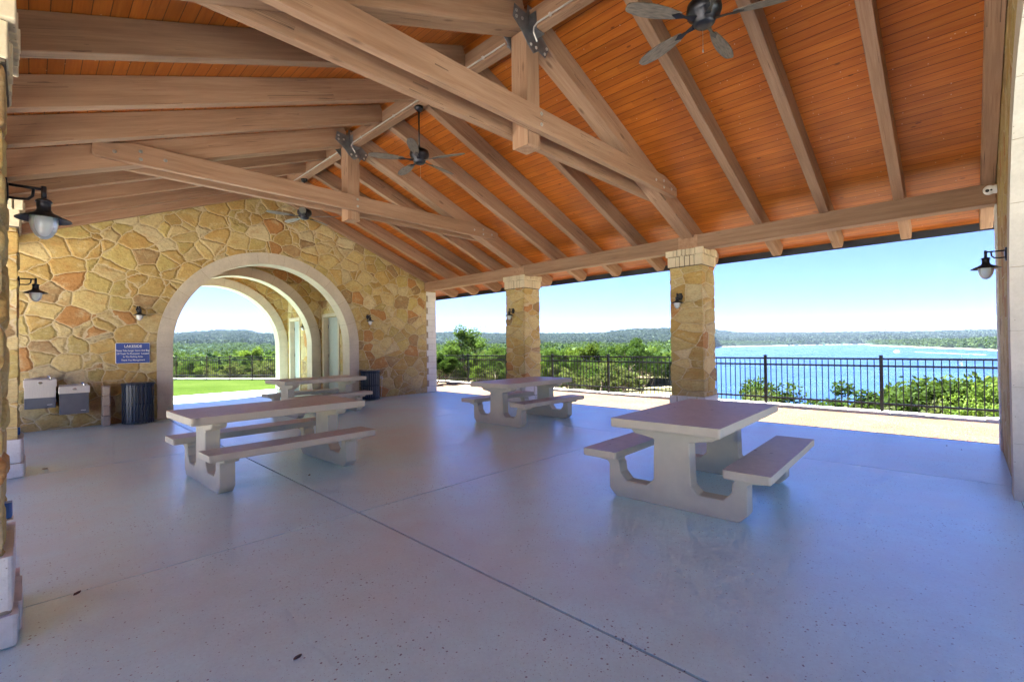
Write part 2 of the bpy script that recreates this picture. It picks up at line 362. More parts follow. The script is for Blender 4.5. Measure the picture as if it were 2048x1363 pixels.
def tag(o,label=None,cat=None,group=None,kind=None):
    if label: o['label']=label
    if cat: o['category']=cat
    if group: o['group']=group
    if kind: o['kind']=kind
    return o
def dup(root,loc,rotz=0,label=None,group=None,scale=1,keep=lambda c:True):
    r=root.copy(); COL.objects.link(r)
    r.matrix_basis=Matrix.Translation(loc)@Matrix.Rotation(rotz,4,'Z')@(Matrix.Diagonal((*scale,1)) if isinstance(scale,tuple) else Matrix.Scale(scale,4))
    if label: r['label']=label
    if group: r['group']=group
    for ch in list(root.children):
        if not keep(ch): continue
        c=ch.copy(); COL.objects.link(c); c.parent=r; c.matrix_parent_inverse=ch.matrix_parent_inverse.copy()
        for g in ch.children:
            d=g.copy(); COL.objects.link(d); d.parent=c; d.matrix_parent_inverse=g.matrix_parent_inverse.copy()
    return r
def struct(o): o['kind']='structure'; return o

# beam along a line: local X = length.  z offset: p0,p1 are on the centre line
def beam(name,p0,p1,w,h,parent,bev=.008,endcut=None,mat=None,poly=None):
    p0=Vector(p0);p1=Vector(p1);d=p1-p0; ln=d.length; x=d.normalized(); y=Vector((0,0,1)).cross(x)
    if y.length<1e-6: y=Vector((0,1,0))
    y.normalize(); z=x.cross(y)
    mb=MB()
    if poly: mb.prism(poly,-w/2,w/2,'y')
    else: mb.box(0,ln,-w/2,w/2,-h/2,h/2)
    o=mb.build(name,mat or M['beam'],None,bevel=bev)
    mw=Matrix((( x.x,y.x,z.x,p0.x),(x.y,y.y,z.y,p0.y),(x.z,y.z,z.z,p0.z),(0,0,0,1)))
    attach(o,parent,mw); return o

# ------------------------------------------------------------------ key dimensions (metres)
CX=4.30; SL=.39; XR=8.98; ZB=3.58      # ridge x, roof slope, right beam inner face, rafter underside at beam
def zr(x): return ZB+SL*((XR-CX)-abs(x-CX))       # rafter underside
DT=.31
def zd(x): return zr(x)+DT                          # deck underside
Y0,Y1=-.345,12.65
AX,AZ,AR,AO=4.28,1.57,2.07,2.36

# ------------------------------------------------------------------ pavilion
pav=thing('pavilion','open stone and timber picnic pavilion with orange board ceiling','pavilion',(CX,6.15,0))
def arch_wall(name,y0,y1,xl,xr,topf,parent,mat):
    mb=MB(); xs=[xl,AX-AO]
    n=40
    for i in range(1,n): xs.append(AX-AO*math.cos(math.pi*i/n))
    xs+= [AX+AO,xr]
    extra=[CX]+list(np.linspace(xl,AX-AO,5)[1:-1])+list(np.linspace(AX+AO,xr,5)[1:-1])
    xs=sorted(set([round(x,5) for x in xs+extra]))
    def zb(x):
        t=AO*AO-(x-AX)**2
        return AZ+math.sqrt(t) if t>1e-9 else (AZ if abs(x-AX)<AO+1e-4 else 0)
    l_,r_=round(AX-AO,5),round(AX+AO,5)
    for a,b in zip(xs[:-1],xs[1:]):
        out=(b<=l_+1e-6) or (a>=r_-1e-6)
        za=0 if out else zb(a); zb_=0 if out else zb(b)
        ta,tb=topf(a),topf(b)
        for y,fl in ((y0,0),(y1,1)):
            f=(0,1,2,3) if not fl else (3,2,1,0)
            mb.add([(a,y,za),(b,y,zb_),(b,y,tb),(a,y,ta)],[f])
        mb.add([(a,y0,za),(a,y1,za),(b,y1,zb_),(b,y0,zb_)],[(0,1,2,3)])
        mb.add([(a,y0,ta),(a,y1,ta),(b,y1,tb),(b,y0,tb)],[(3,2,1,0)])
    for x in (xl,xr): mb.add([(x,y0,0),(x,y1,0),(x,y1,topf(x)),(x,y0,topf(x))],[(0,1,2,3)])
    for x in (l_,r_): mb.add([(x,y0,0),(x,y1,0),(x,y1,AZ),(x,y0,AZ)],[(0,1,2,3)])
    return mb.build(name,mat,parent)
def arch_ring(y0,y1,parent,seed=0):
    mb=MB(); n=11; g=.004; r=random.Random(seed)
    for i in range(n):
        t0=math.pi*i/n+g/2.2; t1=math.pi*(i+1)/n-g/2.2; k=6
        for j in range(k):
            a=t0+(t1-t0)*j/k; b=t0+(t1-t0)*(j+1)/k
            P=[(AX+q*math.cos(t),AZ+q*math.sin(t)) for q,t in ((AR,a),(AO,a),(AO,b),(AR,b))]
            vs=[(p[0],y0,p[1]) for p in P]+[(p[0],y1,p[1]) for p in P]
            fs=[(0,1,2,3),(7,6,5,4),(0,3,7,4),(1,5,6,2)]
            if j==0: fs.append((0,4,5,1))
            if j==k-1: fs.append((3,2,6,7))
            mb.add(vs,fs)
    h=AZ/3
    for s in (-1,1):
        for i in range(3):
            xa,xb=sorted((AX+s*AR,AX+s*AO)); mb.box(xa,xb,y0,y1,i*h+(g if i else 0),(i+1)*h)
    # recessed mortar core
    pts=[(AX+(AR+.006)*math.cos(math.pi*i/36),AZ+(AR+.006)*math.sin(math.pi*i/36)) for i in range(37)]
    pto=[(AX+(AO-.006)*math.cos(math.pi*i/36),AZ+(AO-.006)*math.sin(math.pi*i/36)) for i in range(37)]
    pts=[(pts[0][0],0)]+pts+[(pts[-1][0],0)]; pto=[(pto[0][0],0)]+pto+[(pto[-1][0],0)]
    for i in range(len(pts)-1):
        P=[pts[i],pto[i],pto[i+1],pts[i+1]]
        vs=[(p[0],y0+.006,p[1]) for p in P]+[(p[0],y1-.006,p[1]) for p in P]
        mb.add(vs,[(0,1,2,3),(7,6,5,4),(0,3,7,4),(1,5,6,2)],1)
    return mb.build('arch_surround',[M['lime'],M['mortar']],parent)
top=lambda x: zd(x)+.02
bw=arch_wall('back_wall',Y1,Y1+.35,-.82,9.04,top,pav,M['stone'])
arch_ring(Y1-.035,Y1+.385,bw,1)
fw=arch_wall('front_wall',Y0-.35,Y0,-.82,9.0,top,pav,M['stone'])
arch_ring(Y0-.385,Y0+.035,fw,2)
# the strip of wall above the corner block work, right ends
def quoins(xa,y0,y1,parent,seed,W_=.38,zt=3.30):
    mb=MB(); r=random.Random(seed); z=0; i=0
    while z<zt-.05:
        h=min(.198,zt-z); xin=xa if i%2==0 else xa+.07
        e=r.uniform(0,.006)
        mb.box(xin,xa+W_+e,y0-.012-e,y1+.012+e,z+.005,z+h,0); z+=h; i+=1
    mb.box(xa+.01,xa+W_-.012,y0+.004,y1-.004,0,zt-.002,1)
    return mb.build('corner_quoin',[M['lime_w'],M['mortar']],parent,bevel=.006)
quoins(9.04,Y1,Y1+.35,bw,1); quoins(9.0,Y0-.35,Y0,fw,2,W_=.36)
for y0,y1,p,x0 in ((Y1,Y1+.35,bw,9.04),(Y0-.35,Y0,fw,9.0)):
    mb=MB(); mb.prism([(x0+.001,3.31),(x0+.38,3.31),(x0+.38,top(x0+.38)),(x0+.001,top(x0))],y0+.002,y1-.002,'y'); mb.build('wall_corner',M['stone'],p)
# stone infill side where the left end stops: quoin as well
quoins(-1.2,Y1,Y1+.35,bw,3); quoins(-1.2,Y0-.35,Y0,fw,4)
# low stone pier beside the fountains
mb=MB(); 
for k in range(4): mb.box(1.0+.006*(k%2),1.13-.005*(k%2),12.36+.008*((k*7)%3),12.66,k*.20+.004,(k+1)*.20)
mb.build('stone_stub',M['stub'],bw,bevel=.02,segs=2)
# hose spigot is a separate thing below

# columns
def column(name,x0,x1,y0,y1,seed):
    # shaft : dense grid box with shared rounded corners so that displacement keeps it closed
    st=.022; zt0,zt1=.42,3.03
    per=[]; rad=.03
    xs=np.arange(x0,x1,st); ys=np.arange(y0,y1,st)
    for x in xs: per.append((x,y0))
    for y in ys: per.append((x1,y))
    for x in xs[::-1]: per.append((x+ (x1-xs[-1]),y1))
    for y in ys[::-1]: per.append((x0,y+(y1-ys[-1])))
    zs=np.arange(zt0,zt1+st,st); n=len(per); vs=[];fs=[]
    for z in zs:
        for p in per: vs.append((p[0],p[1],min(z,zt1)))
    for i in range(len(zs)-1):
        for k in range(n): fs.append((i*n+k,i*n+(k+1)%n,(i+1)*n+(k+1)%n,(i+1)*n+k))
    mb=MB(); mb.add(vs,fs); sh=mb.build(name,M['stone_col'],pav,smooth=True)
    r=random.Random(seed)
    # base : two courses of white blocks
    def course(mb,ov,z0,z1,nb,dz=0,GG=.006):
        X0,X1,Ya,Yb=x0-ov,x1+ov,y0-ov,y1+ov
        for (a0,a1,fx) in ((X0,X1,'y0'),(X0,X1,'y1'),(Ya+.162,Yb-.162,'x0'),(Ya+.162,Yb-.162,'x1')):
            cuts=[a0]; nb_=nb if fx[0]=='y' else max(1,round(nb*.6))
            for k in range(1,nb_): cuts.append(a0+(a1-a0)*(k+r.uniform(-.12,.12))/nb_)
            cuts.append(a1)
            for c0,c1 in zip(cuts[:-1],cuts[1:]):
                e=r.uniform(-.008,.008); g=GG; zz=r.uniform(-.006,.006) if dz else 0
                if fx=='y0': mb.box(c0+g,c1-g,Ya+e,Ya+.16,z0+g,z1+zz)
                if fx=='y1': mb.box(c0+g,c1-g,Yb-.16,Yb+e,z0+g,z1+zz)
                if fx=='x0': mb.box(X0+e,X0+.16,c0+g,c1-g,z0+g,z1+zz)
                if fx=='x1': mb.box(X1-.16,X1+e,c0+g,c1-g,z0+g,z1+zz)
    mb=MB(); course(mb,.058,0,.17,2); course(mb,.04,.17,.46,2)
    mb.mi=1; mb.box(x0-.03,x1+.03,y0-.03,y1+.03,.002,.44); 
    mb.build('column_base',[M['lime_w'],M['mortar']],sh,bevel=.018,segs=2)
    mb=MB(); course(mb,.03,3.01,3.21,6,1,.007); course(mb,.06,3.21,3.34,8,1,.007)
    mb.mi=1; mb.box(x0-.015,x1+.015,y0-.015,y1+.015,3.0,3.325)
    mb.build('column_cap',[M['lime_c'],M['dirt']],sh,bevel=.008,segs=2)
    return sh
column('column',8.98,9.60,3.60,4.24,1); column('column',8.98,9.60,8.24,8.90,2)
column('column',-.735,-.098,3.55,4.18,3); column('column',-.75,-.105,8.19,8.83,4)

# timber
TY=[3.86,8.42]
for s in (1,-1):
    X=CX+s*(XR-CX)
    xa,xb=(X,X+.24) if s>0 else (X-.24,X)
    for a,b in ((Y0,TY[0]-.13),(TY[0]-.115,TY[1]-.13),(TY[1]-.115,Y1)):
        beam('plate_beam',((xa+xb)/2,a,3.45),((xa+xb)/2,b,3.45),.24,.28,pav)
    for y in TY:  # cover plate on the beam over each column
        mb=MB(); f=X-s*.006; mb.box(min(f,X+s*.25),max(f,X+s*.25),y-.19,y+.19,3.345,3.60); mb.build('beam_saddle',M['beam'],pav,bevel=.004)
beam('ridge_beam',(CX,Y0,5.43),(CX,TY[0]-.13,5.43),.14,.26,pav)
beam('ridge_beam',(CX,TY[0]+.13,5.43),(CX,TY[1]-.13,5.43),.14,.26,pav)
beam('ridge_beam',(CX,TY[1]+.13,5.43),(CX,Y1,5.43),.14,.26,pav)
cs=1/math.sqrt(1+SL*SL)
def rafter(name,y,w,s,parent,extra=0,xe=10.22,xi=.05):
    dep=(DT+extra)*cs
    d=Vector((s,0,-SL)).normalized()
    p0=Vector((CX+s*xi,y,zr(CX+xi)+DT/2-extra/2)); ln=(xe-CX-xi)/abs(d.x)
    p1=p0+d*ln
    # rounded tail profile; the tail narrows outside the plate beam
    e=ln; h=dep/2; poly=[(0,-h),(e-.16,-h),(e-.09,-h+.02),(e-.035,-h+.075),(e,-h+.16),(e,h-.002),(0,h-.002)]
    if s<0: pass
    o=beam(name,p0,p1,w,dep,parent,poly=poly,bev=.006); return o
commons=[-.27,.66,1.60,2.58,5.0,6.15,7.2,9.38,10.40,11.46,12.52]
for y in commons:
    for s in (1,-1): rafter('rafter',y,.13 if 0<y<12 else .14,s,pav)
# trusses
BOLT={}
def bolt(name,x,y,z,ny,r,parent):
    k=(ny,r)
    if k not in BOLT:
        mb=MB(); bolt_at(mb,0,0,0,ny,r); o=mb.build(name,M['galv'],parent); BOLT[k]=o.data
    else: o=bpy.data.objects.new(name,BOLT[k]); COL.objects.link(o)
    attach(o,parent,Matrix.Translation((x,y,z)))
def bolt_at(mb,x,y,z,ny=-1,r=.014):
    pts=[(x+r*math.cos(math.pi*k/3),z+r*math.sin(math.pi*k/3)) for k in range(6)]
    mb.prism(pts,y,y+ny*.014,'y')
    pts=[(x+r*1.6*math.cos(math.pi*k/6),z+r*1.6*math.sin(math.pi*k/6)) for k in range(12)]
    mb.prism(pts,y,y+ny*.004,'y')
for y in TY:
    kp=beam('king_post',(CX,y,3.92),(CX,y,5.56),.25,.25,pav,bev=.02)
    # bevelled foot
    rr=[rafter('truss_rafter',y,.25,s,kp,extra=.03,xi=.126) for s in (1,-1)]
    for dy in (-.1801,.1801):
        x0,x1=.58,8.03; z0,z1=4.09,4.37
        mb=MB(); L_=x1-x0
        c=(x0+x1)/2
        poly=[(x0,z0+.03),(x0,z0+.17),(x0+.46,z1),(x1-.46,z1),(x1,z0+.17),(x1,z0+.03),(x1-.03,z0),(x0+.03,z0)]
        mb.prism([(p[0]-c,p[1]-4.23) for p in poly],-.048,.048,'y')
        o=mb.build('tie_beam',M['beam'],None,bevel=.006); attach(o,kp,Matrix.Translation((c,y+dy,4.23)))
    mb=MB()
    for dy,ny in ((-.2285,-1),(.2285,1)):
        for x,z in ((.80,4.19),(1.08,4.16),(1.08,4.27),(1.36,4.22),(7.81,4.19),(7.53,4.16),(7.53,4.27),(7.25,4.22),(CX+.02,4.17),(CX+.02,4.30)):
            bolt('bolt',x,y+dy,z,ny,.015,kp)
    # steel gusset on both faces
    mb=MB(); mb2=MB()
    for dy,ny in ((-.126,-1),(.126,1)):
        ya,yb=sorted((y+dy,y+dy+ny*.008))
        poly=[(CX-.13,5.02),(CX,4.93),(CX+.13,5.02),(CX+.34,5.27-.14),(CX+.34,5.27+.12),(CX+.13,5.60),(CX-.13,5.60),(CX-.34,5.27+.12),(CX-.34,5.27-.14)]
        poly=[(CX-.10,5.14),(CX,5.07),(CX+.10,5.14),(CX+.22,5.10),(CX+.30,5.25),(CX+.12,5.38),(CX+.10,5.62),(CX-.10,5.62),(CX-.12,5.50),(CX-.33,5.52),(CX-.36,5.36),(CX-.22,5.26)]
        mb.prism(poly,ya,yb,'y')
        for x,z in ((-.05,5.16),(.05,5.16),(-.30,5.45),(.21,5.15),(-.30,5.38),(.25,5.23),(-.05,5.34),(-.05,5.45),(-.05,5.56),(-.2,5.4)):
            bolt('bolt',CX+x,y+dy+ny*.008,z,ny,.013,kp)
    # stirrups that carry the ridge beam at the post
    for ny in (-1,1):
        ya=y+ny*.131; yb=y+ny*.25; a,b=sorted((ya,yb))
        for xx in (CX-.078,CX+.071): mb.box(xx,xx+.007,a,b,5.285,5.50)
        mb.box(CX-.078,CX+.078,a,b,5.284,5.292)
    mb.build('steel_bracket',M['steel'],kp,bevel=.002)

# roof : ceiling boards, metal roof, fascia
mb=MB(); YA,YB=-1.15,19.4; EX=10.42
for s in (1,-1):
    xe=CX+s*(EX-CX)
    def zz(x,o): return zd(x)+o
    vs=[(CX,YA,zd(CX)),(xe,YA,zd(xe)),(xe,YB,zd(xe)),(CX,YB,zd(CX))]
    vs+= [(v[0],v[1],v[2]+.035) for v in vs]
    f=[(0,1,2,3),(7,6,5,4),(0,4,5,1),(1,5,6,2),(2,6,7,3)]
    if s<0: f=[tuple(reversed(q)) for q in f]
    mb.add(vs,f)
mb.build('ceiling_boards',M['deck'],pav)
mb=MB()
for s in (1,-1):
    xe=CX+s*(EX+.07-CX)
    P=[(CX,zd(CX)+.04),(xe,zd(xe)+.04),(xe,zd(xe)+.10),(CX,zd(CX)+.10)]
    if s<0: P=P[::-1]
    mb.prism(P,YA-.03,YB+.03,'y')
    for k in range(46):
        yy=YA+.1+k*.45
        if yy>YB: break
        a,b=sorted((CX+s*.05,xe)); za,zb_=(zd(CX+.05),zd(xe))
        Q=[(CX+s*.05,zd(CX+.05)+.1),(xe,zd(xe)+.1),(xe,zd(xe)+.135),(CX+s*.05,zd(CX+.05)+.135)]
        mb.prism(Q if s>0 else Q[::-1],yy,yy+.02,'y')
mb.build('metal_roof',M['roofm'],pav)
for s in (1,-1):
    xe=CX+s*(EX-CX); a,b=sorted((xe,xe+s*.03)); mb=MB(); z=zd(xe)
    mb.box(a,b,YA,YB,z-.13,z+.06); 
    # gutter lip
    a,b=sorted((xe+s*.03,xe+s*.13)); mb.box(a,b,YA,YB,z-.10,z-.088); a,b=sorted((xe+s*.118,xe+s*.13)); mb.box(a,b,YA,YB,z-.088,z+.03)
    mb.build('fascia_gutter',M['fascia'],pav)
# conduit along the ridge beam
mb=MB()
xk=CX-.088
for a,b in ((Y0+.02,TY[0]-.16),(TY[0]+.27,TY[1]-.16),(TY[1]+.27,12.3)):
    mb.tube([(xk,a,5.335),(xk,b-.12,5.335),(xk,b-.06,5.31),(xk+.03,b-.03,5.27),(xk+.09,b-.03,5.19)],.0105,8)
    for t in np.arange(a+.4,b-.2,1.1): mb.box(xk-.016,xk+.016,t,t+.03,5.32,5.352)
mb.build('conduit',M['conduit'],pav,smooth=False)

# ------------------------------------------------------------------ washroom block behind the arch
rb=thing('washroom_building','stone washroom building behind the arch with a vaulted breezeway and grey doors','building',(4.3,15.8,0))
YE=18.4
mb=MB()
for x0,x1 in ((-.8,-.45),(9.0,9.36)): mb.box(x0,x1,Y1+.352,YE,0,zd(x1 if x0<0 else x0)-.03)
mb.build('outer_wall',M['stone'],rb)
def side_wall(x0,x1,doors,parent):
    # wall along Y with rectangular openings up to z 2.5
    mb=MB(); ys=[Y1+.352]
    for a,b in doors: ys+= [a,b]
    ys.append(YE-.002)
    for i in range(0,len(ys),2): mb.box(x0,x1,ys[i],ys[i+1],0,3.95)
    for a,b in doors: mb.box(x0,x1,a,b,2.5,3.95)
    return mb.build('inner_wall',M['stone'],parent)
DO=[(13.95,14.95),(16.95,17.75)]
wr=side_wall(6.66,6.90,DO,rb); wl=side_wall(1.66,1.90,DO,rb)
def inner_arch(y0,y1):
    w=arch_wall('cross_wall',y0,y1,1.902,6.658,lambda x:3.95,rb,M['stone']); arch_ring(y0-.03,y1+.03,w,5)
inner_arch(15.2,15.52); inner_arch(18.02,18.38)
mb=MB(); mb.box(1.67,6.89,Y1+.386,YE-.001,3.951,4.0); mb.build('breezeway_ceiling',M['deck'],rb)
mb=MB()
mb.prism([(-.8,zd(-.8)-.02),(9.36,zd(9.36)-.02),(CX,zd(CX)-.02)],YE-.3,YE,'y'); mb.box(-.45,1.898,YE-.3,YE,0,3.0); mb.box(6.662,9.0,YE-.3,YE,0,3.0); mb.box(1.64,6.92,YE-.298,YE-.002,3.952,4.2)
for x0,x1 in ((-.449,1.89),(6.67,8.999)): mb.box(x0,x1,YE-.3,YE-.001,3.001,3.6)
mb.build('end_wall',M['stone'],rb)
for (a,b),lab in zip(DO,(0,1)):
    for s,xf in ((1,6.66),(-1,1.90)):
        # limestone frame and the door leaf set back
        fr=MB()
        xa,xb=sorted((xf-s*.03,xf+s*.2))
        fr.box(xa,xb,a-.09,a+.001,0,2.50); fr.box(xa,xb,b-.001,b+.09,0,2.50); fr.box(xa,xb,a-.09,b+.09,2.501,2.6)
        f=fr.build('door_frame',M['lime'],wr if s>0 else wl,bevel=.005)
        mb=MB(); xc=xf+s*.14; xa,xb=sorted((xc,xc+s*.045)); mb.box(xa,xb,a+.003,b-.003,.01,2.49)
        if lab==0:
            for zz in (1.30,1.72,.95,.62): xd,xe=sorted((xc-s*.006,xc)); mb.box(xd,xe,a+.25,b-.22,zz,zz+.02)
        d=mb.build('door',M['doorp'],rb)
        mb=MB(); 
        for zz in (.35,1.2,2.15): xd,xe=sorted((xc-s*.014,xc)); mb.box(xd,xe,b-.03,b-.005,zz,zz+.11)
        xd,xe=sorted((xc-s*.05,xc)); mb.box(xd,xe,a+.07,a+.10,.98,1.16); mb.build('door_hardware',M['steel'],d)

# ------------------------------------------------------------------ ground surfaces
mb=MB()
XS=[(-1.3,2.071),(2.089,6.934),(6.946,9.58)]
YS=[(-6.0,-.36),(-.354,3.994),(4.006,8.194),(8.206,12.646),(12.654,15.3),(15.306,18.55)]
for a,b in XS:
    for c,d in YS:
        mb.box(a,b,c,d,-.12,0)
mb.mi=1; mb.box(-1.29,9.57,-5.99,18.54,-.119,-.012)
struct(mb.build('pavilion_floor',[M['floor'],M['gap']]))
mb=MB(); mb.box(9.585,12.24,-8,18.9,-.10,-.035); 
# gravel continues behind the block toward the lawn corner
struct(mb.build('gravel_path',M['gravel']))
mb=MB()
pl=[(-60,18.555),(9.58,18.555),(9.58,18.905),(12.24,18.905),(12.30,18.8),(7.83,25.9),(5.34,29.75),(-9.7,53.0),(-60,53)]
mb.prism(pl,-.10,-.03,'z'); mb.box(-60,-16.2,-40,18.55,-.10,-.03); struct(mb.build('lawn',M['lawn']))
mb=MB(); mb.box(-16.19,-1.305,-22,18.55,-.10,-.015); mb.box(-1.3,9.58,-22,-6.01,-.1,-.015); struct(mb.build('bounce_pavement',M['pave']))  # unseen pale paving, added to bounce sunlight up under the roof
# limestone kerb under the fence
mb=MB(); r=random.Random(3); y=-7.9
while y<18.6:
    l=r.uniform(.45,.9); e=r.uniform(-.012,.012); mb.box(12.26+e,12.62,y+.008,y+l,-.2,.015+r.uniform(-.01,.012)); y+=l
P=Vector((12.50,18.8)); Q=Vector((-9.5,52.8)); dd=(Q-P).normalized(); nn=Vector((dd.y,-dd.x)); t=0
while t<40:
    l=r.uniform(.45,.9); a=P+dd*(t+.01); b=P+dd*(t+l); w=.16
    mb.prism([tuple(a-nn*w),tuple(a+nn*w),tuple(b+nn*w),tuple(b-nn*w)],-.2,.02+r.uniform(-.01,.012),'z'); t+=l
struct(mb.build('kerb',M['lime_w'],bevel=.015))

# ------------------------------------------------------------------ fences
def fence(label,posts,group):
    rt=thing('metal_fence',label,'fence',(posts[0][0],posts[0][1],0),group)
    for i,p in enumerate(posts):
        mb=MB(); h=.03; mb.box(p[0]-h,p[0]+h,p[1]-h,p[1]+h,-.05,1.17); mb.box(p[0]-h-.004,p[0]+h+.004,p[1]-h-.004,p[1]+h+.004,1.171,1.19)
        mb.build('fence_post',M['fence'],rt)
        if i+1<len(posts):
            q=posts[i+1]; a=Vector(p); b=Vector(q); d=(b-a); ln=d.length; d.normalize(); n2=Vector((-d.y,d.x))
            mb=MB()
            def bar(c,hw,hl,z0,z1):
                P=[c-d*hl-n2*hw,c+d*hl-n2*hw,c+d*hl+n2*hw,c-d*hl+n2*hw]; mb.prism([tuple(v) for v in P],z0,z1,'z')
            mid=(a+b)/2
            for z in (1.11,.96,.17): bar(mid,.018,ln/2-.031,z-.02,z+.02)
            k=max(2,round(ln/.117)); 
            for j in range(1,k): bar(a+d*(ln*j/k),.0085,.0085,.03,1.128)
            mb.build('picket_panel',M['fence'],rt)
    return rt
fp=[(12.45,1.26+2.22*k) for k in range(-4,8)]+[(12.45,18.9)]
fence('black metal picket fence along the gravel strip above the lake',fp,None)
bp=[(12.45,18.93),(11.0,21.05),(9.55,23.3),(7.83,25.95),(7.12,27.04),(6.37,28.21),(5.34,29.79)]
for k in range(1,8): bp.append((5.34-1.23*k,29.79+1.9*k))
fence('black metal picket fence beyond the lawn, seen through the arch',bp,None)

# ------------------------------------------------------------------ picnic tables
def make_table(loc,rot,label):
    rt=thing('picnic_table',label,'picnic table',(0,0,0),'concrete picnic tables under the roof')
    mb=MB(); mb.box(-.985,.985,-.50,.50,.715,.80,0,1); mb.build('tabletop',[M['table'],M['top']],rt,bevel=.018,segs=2)
    for s in (-1,1):
        mb=MB(); a,b=sorted((s*.49,s*.85)); mb.box(-.925,.925,a,b,.385,.46,0,1); mb.build('bench_seat',[M['table'],M['top']],rt,bevel=.018,segs=2)
    # support profile (y,z) right half, mirrored
    half=[(0,0),(.575,0),(.645,.07),(.645,.30),(.665,.345),(.76,.36),(.79,.384)]
    P=[(.0,0),(.57,0),(.64,.07),(.64,.31),(.655,.33),(.77,.345),(.80,.384),(.54,.384),(.545,.35),(.575,.32),(.52,.30),(.515,.245),(.45,.17),(.24,.17),(.175,.235),(.165,.60),(.18,.63),(.36,.65),(.40,.68),(.40,.714)]
    P=[(.0,0),(.57,0),(.64,.07),(.64,.31),(.66,.335),(.755,.345),(.79,.384),(.53,.384),(.545,.35),(.585-.06,.325),(.515,.24),(.45,.165),(.24,.165),(.175,.23),(.165,.61),(.36,.645),(.40,.68),(.40,.714)]
    # post of the bench: inner edge .515 outer .64
    full=P+[(-y,z) for y,z in P[::-1][:-1]]
    for x in (-.775,.625):
        mb=MB(); mb.prism(full,x,x+.15,'x'); mb.build('support_frame',M['table'],rt,bevel=.008)
    rt.matrix_basis=Matrix.Translation(loc)@Matrix.Rotation(rot,4,'Z'); return rt
t0=make_table((4.84,1.97,0),R_(2.4),'large concrete picnic table nearest the camera on the right, in front of the lake railing')
dup(t0,(2.10,6.20,0),R_(2.4),'concrete picnic table on the left, nearest the wall with the blue sign')
dup(t0,(6.95,6.43,0),R_(.8),'concrete picnic table standing in front of the middle stone column')
dup(t0,(4.70,10.92,0),R_(4),'concrete picnic table in front of the stone arch beside the far trash can')
# chipped pale patch on the bench of the second table
# ------------------------------------------------------------------ wall lamps (local +X = away from the wall)
def make_lamp():
    rt=thing('wall_lamp','x','wall lamp',(0,0,0),'barn style wall lamps')
    mb=MB(); mb.box(0,.018,-.035,.035,-.075,.075)
    pts=[(.012,.055*math.cos(t),.055*math.sin(t)) for t in np.linspace(0,2*math.pi,20,endpoint=False)]
    mb.prism([(p[1],p[2]) for p in pts],.0,.022,'x'); mb.build('back_plate',M['iron'],rt,bevel=.003)
    mb=MB(); mb.tube([(.01,0,.045),(.175,0,.045)],.009,8)
    mb.tube([(.01,0,-.035),(.07,0,-.035),(.105,0,-.03),(.125,0,-.005),(.13,0,.045)],.008,8)
    mb.tube([(.175,0,.065),(.175,0,-.02)],.014,10); mb.build('arm',M['iron'],rt,smooth=True)
    mb=MB(); c=(.175,0,0); mb.lathe([(.0,-.012),(.018,-.014),(.036,-.022),(.042,-.035),(.034,-.04),(.034,-.085),(.04,-.09),(.042,-.1),(.065,-.112),(.13,-.145),(.133,-.15),(.128,-.149),(.066,-.118),(.03,-.11),(.0,-.11)],c,32); mb.build('shade',M['iron'],rt,smooth=True)
    mb=MB(); mb.lathe([(.062,-.118),(.068,-.14),(.067,-.175),(.058,-.215),(.04,-.25),(.018,-.268),(0,-.272)],c,28); mb.build('globe',M['glass'],rt,smooth=True)
    return rt
lm=make_lamp()
LAMPS=[((-.10,3.78,2.39),0,'black barn lamp on the nearest left stone column, closest to the camera'),
((-.105,8.50,2.385),0,'black barn lamp on the second left column, in front of the stone wall'),
((8.97,4.02,2.42),math.pi,'black barn lamp on the stone column behind the nearest picnic table'),
((8.97,8.62,2.42),math.pi,'black barn lamp on the middle stone column beside the leafy tree view'),
((1.61,12.635,2.38),-math.pi/2,'black barn lamp on the stone wall above the blue sign'),
((6.93,12.635,2.40),-math.pi/2,'black barn lamp on the stone wall right of the arch'),
((7.0,-.335,2.37),math.pi/2,'black barn lamp at the right edge hanging against the sky'),
((6.645,16.2,2.35),math.pi,'black barn lamp inside the breezeway between the two doors')]
for i,(p,r,l) in enumerate(LAMPS):
    if i==0: lm.matrix_basis=Matrix.Translation(p)@Matrix.Rotation(r,4,'Z')@Matrix.Scale(.9,4); lm['label']=l
    else: dup(lm,p,r,l,scale=.9)

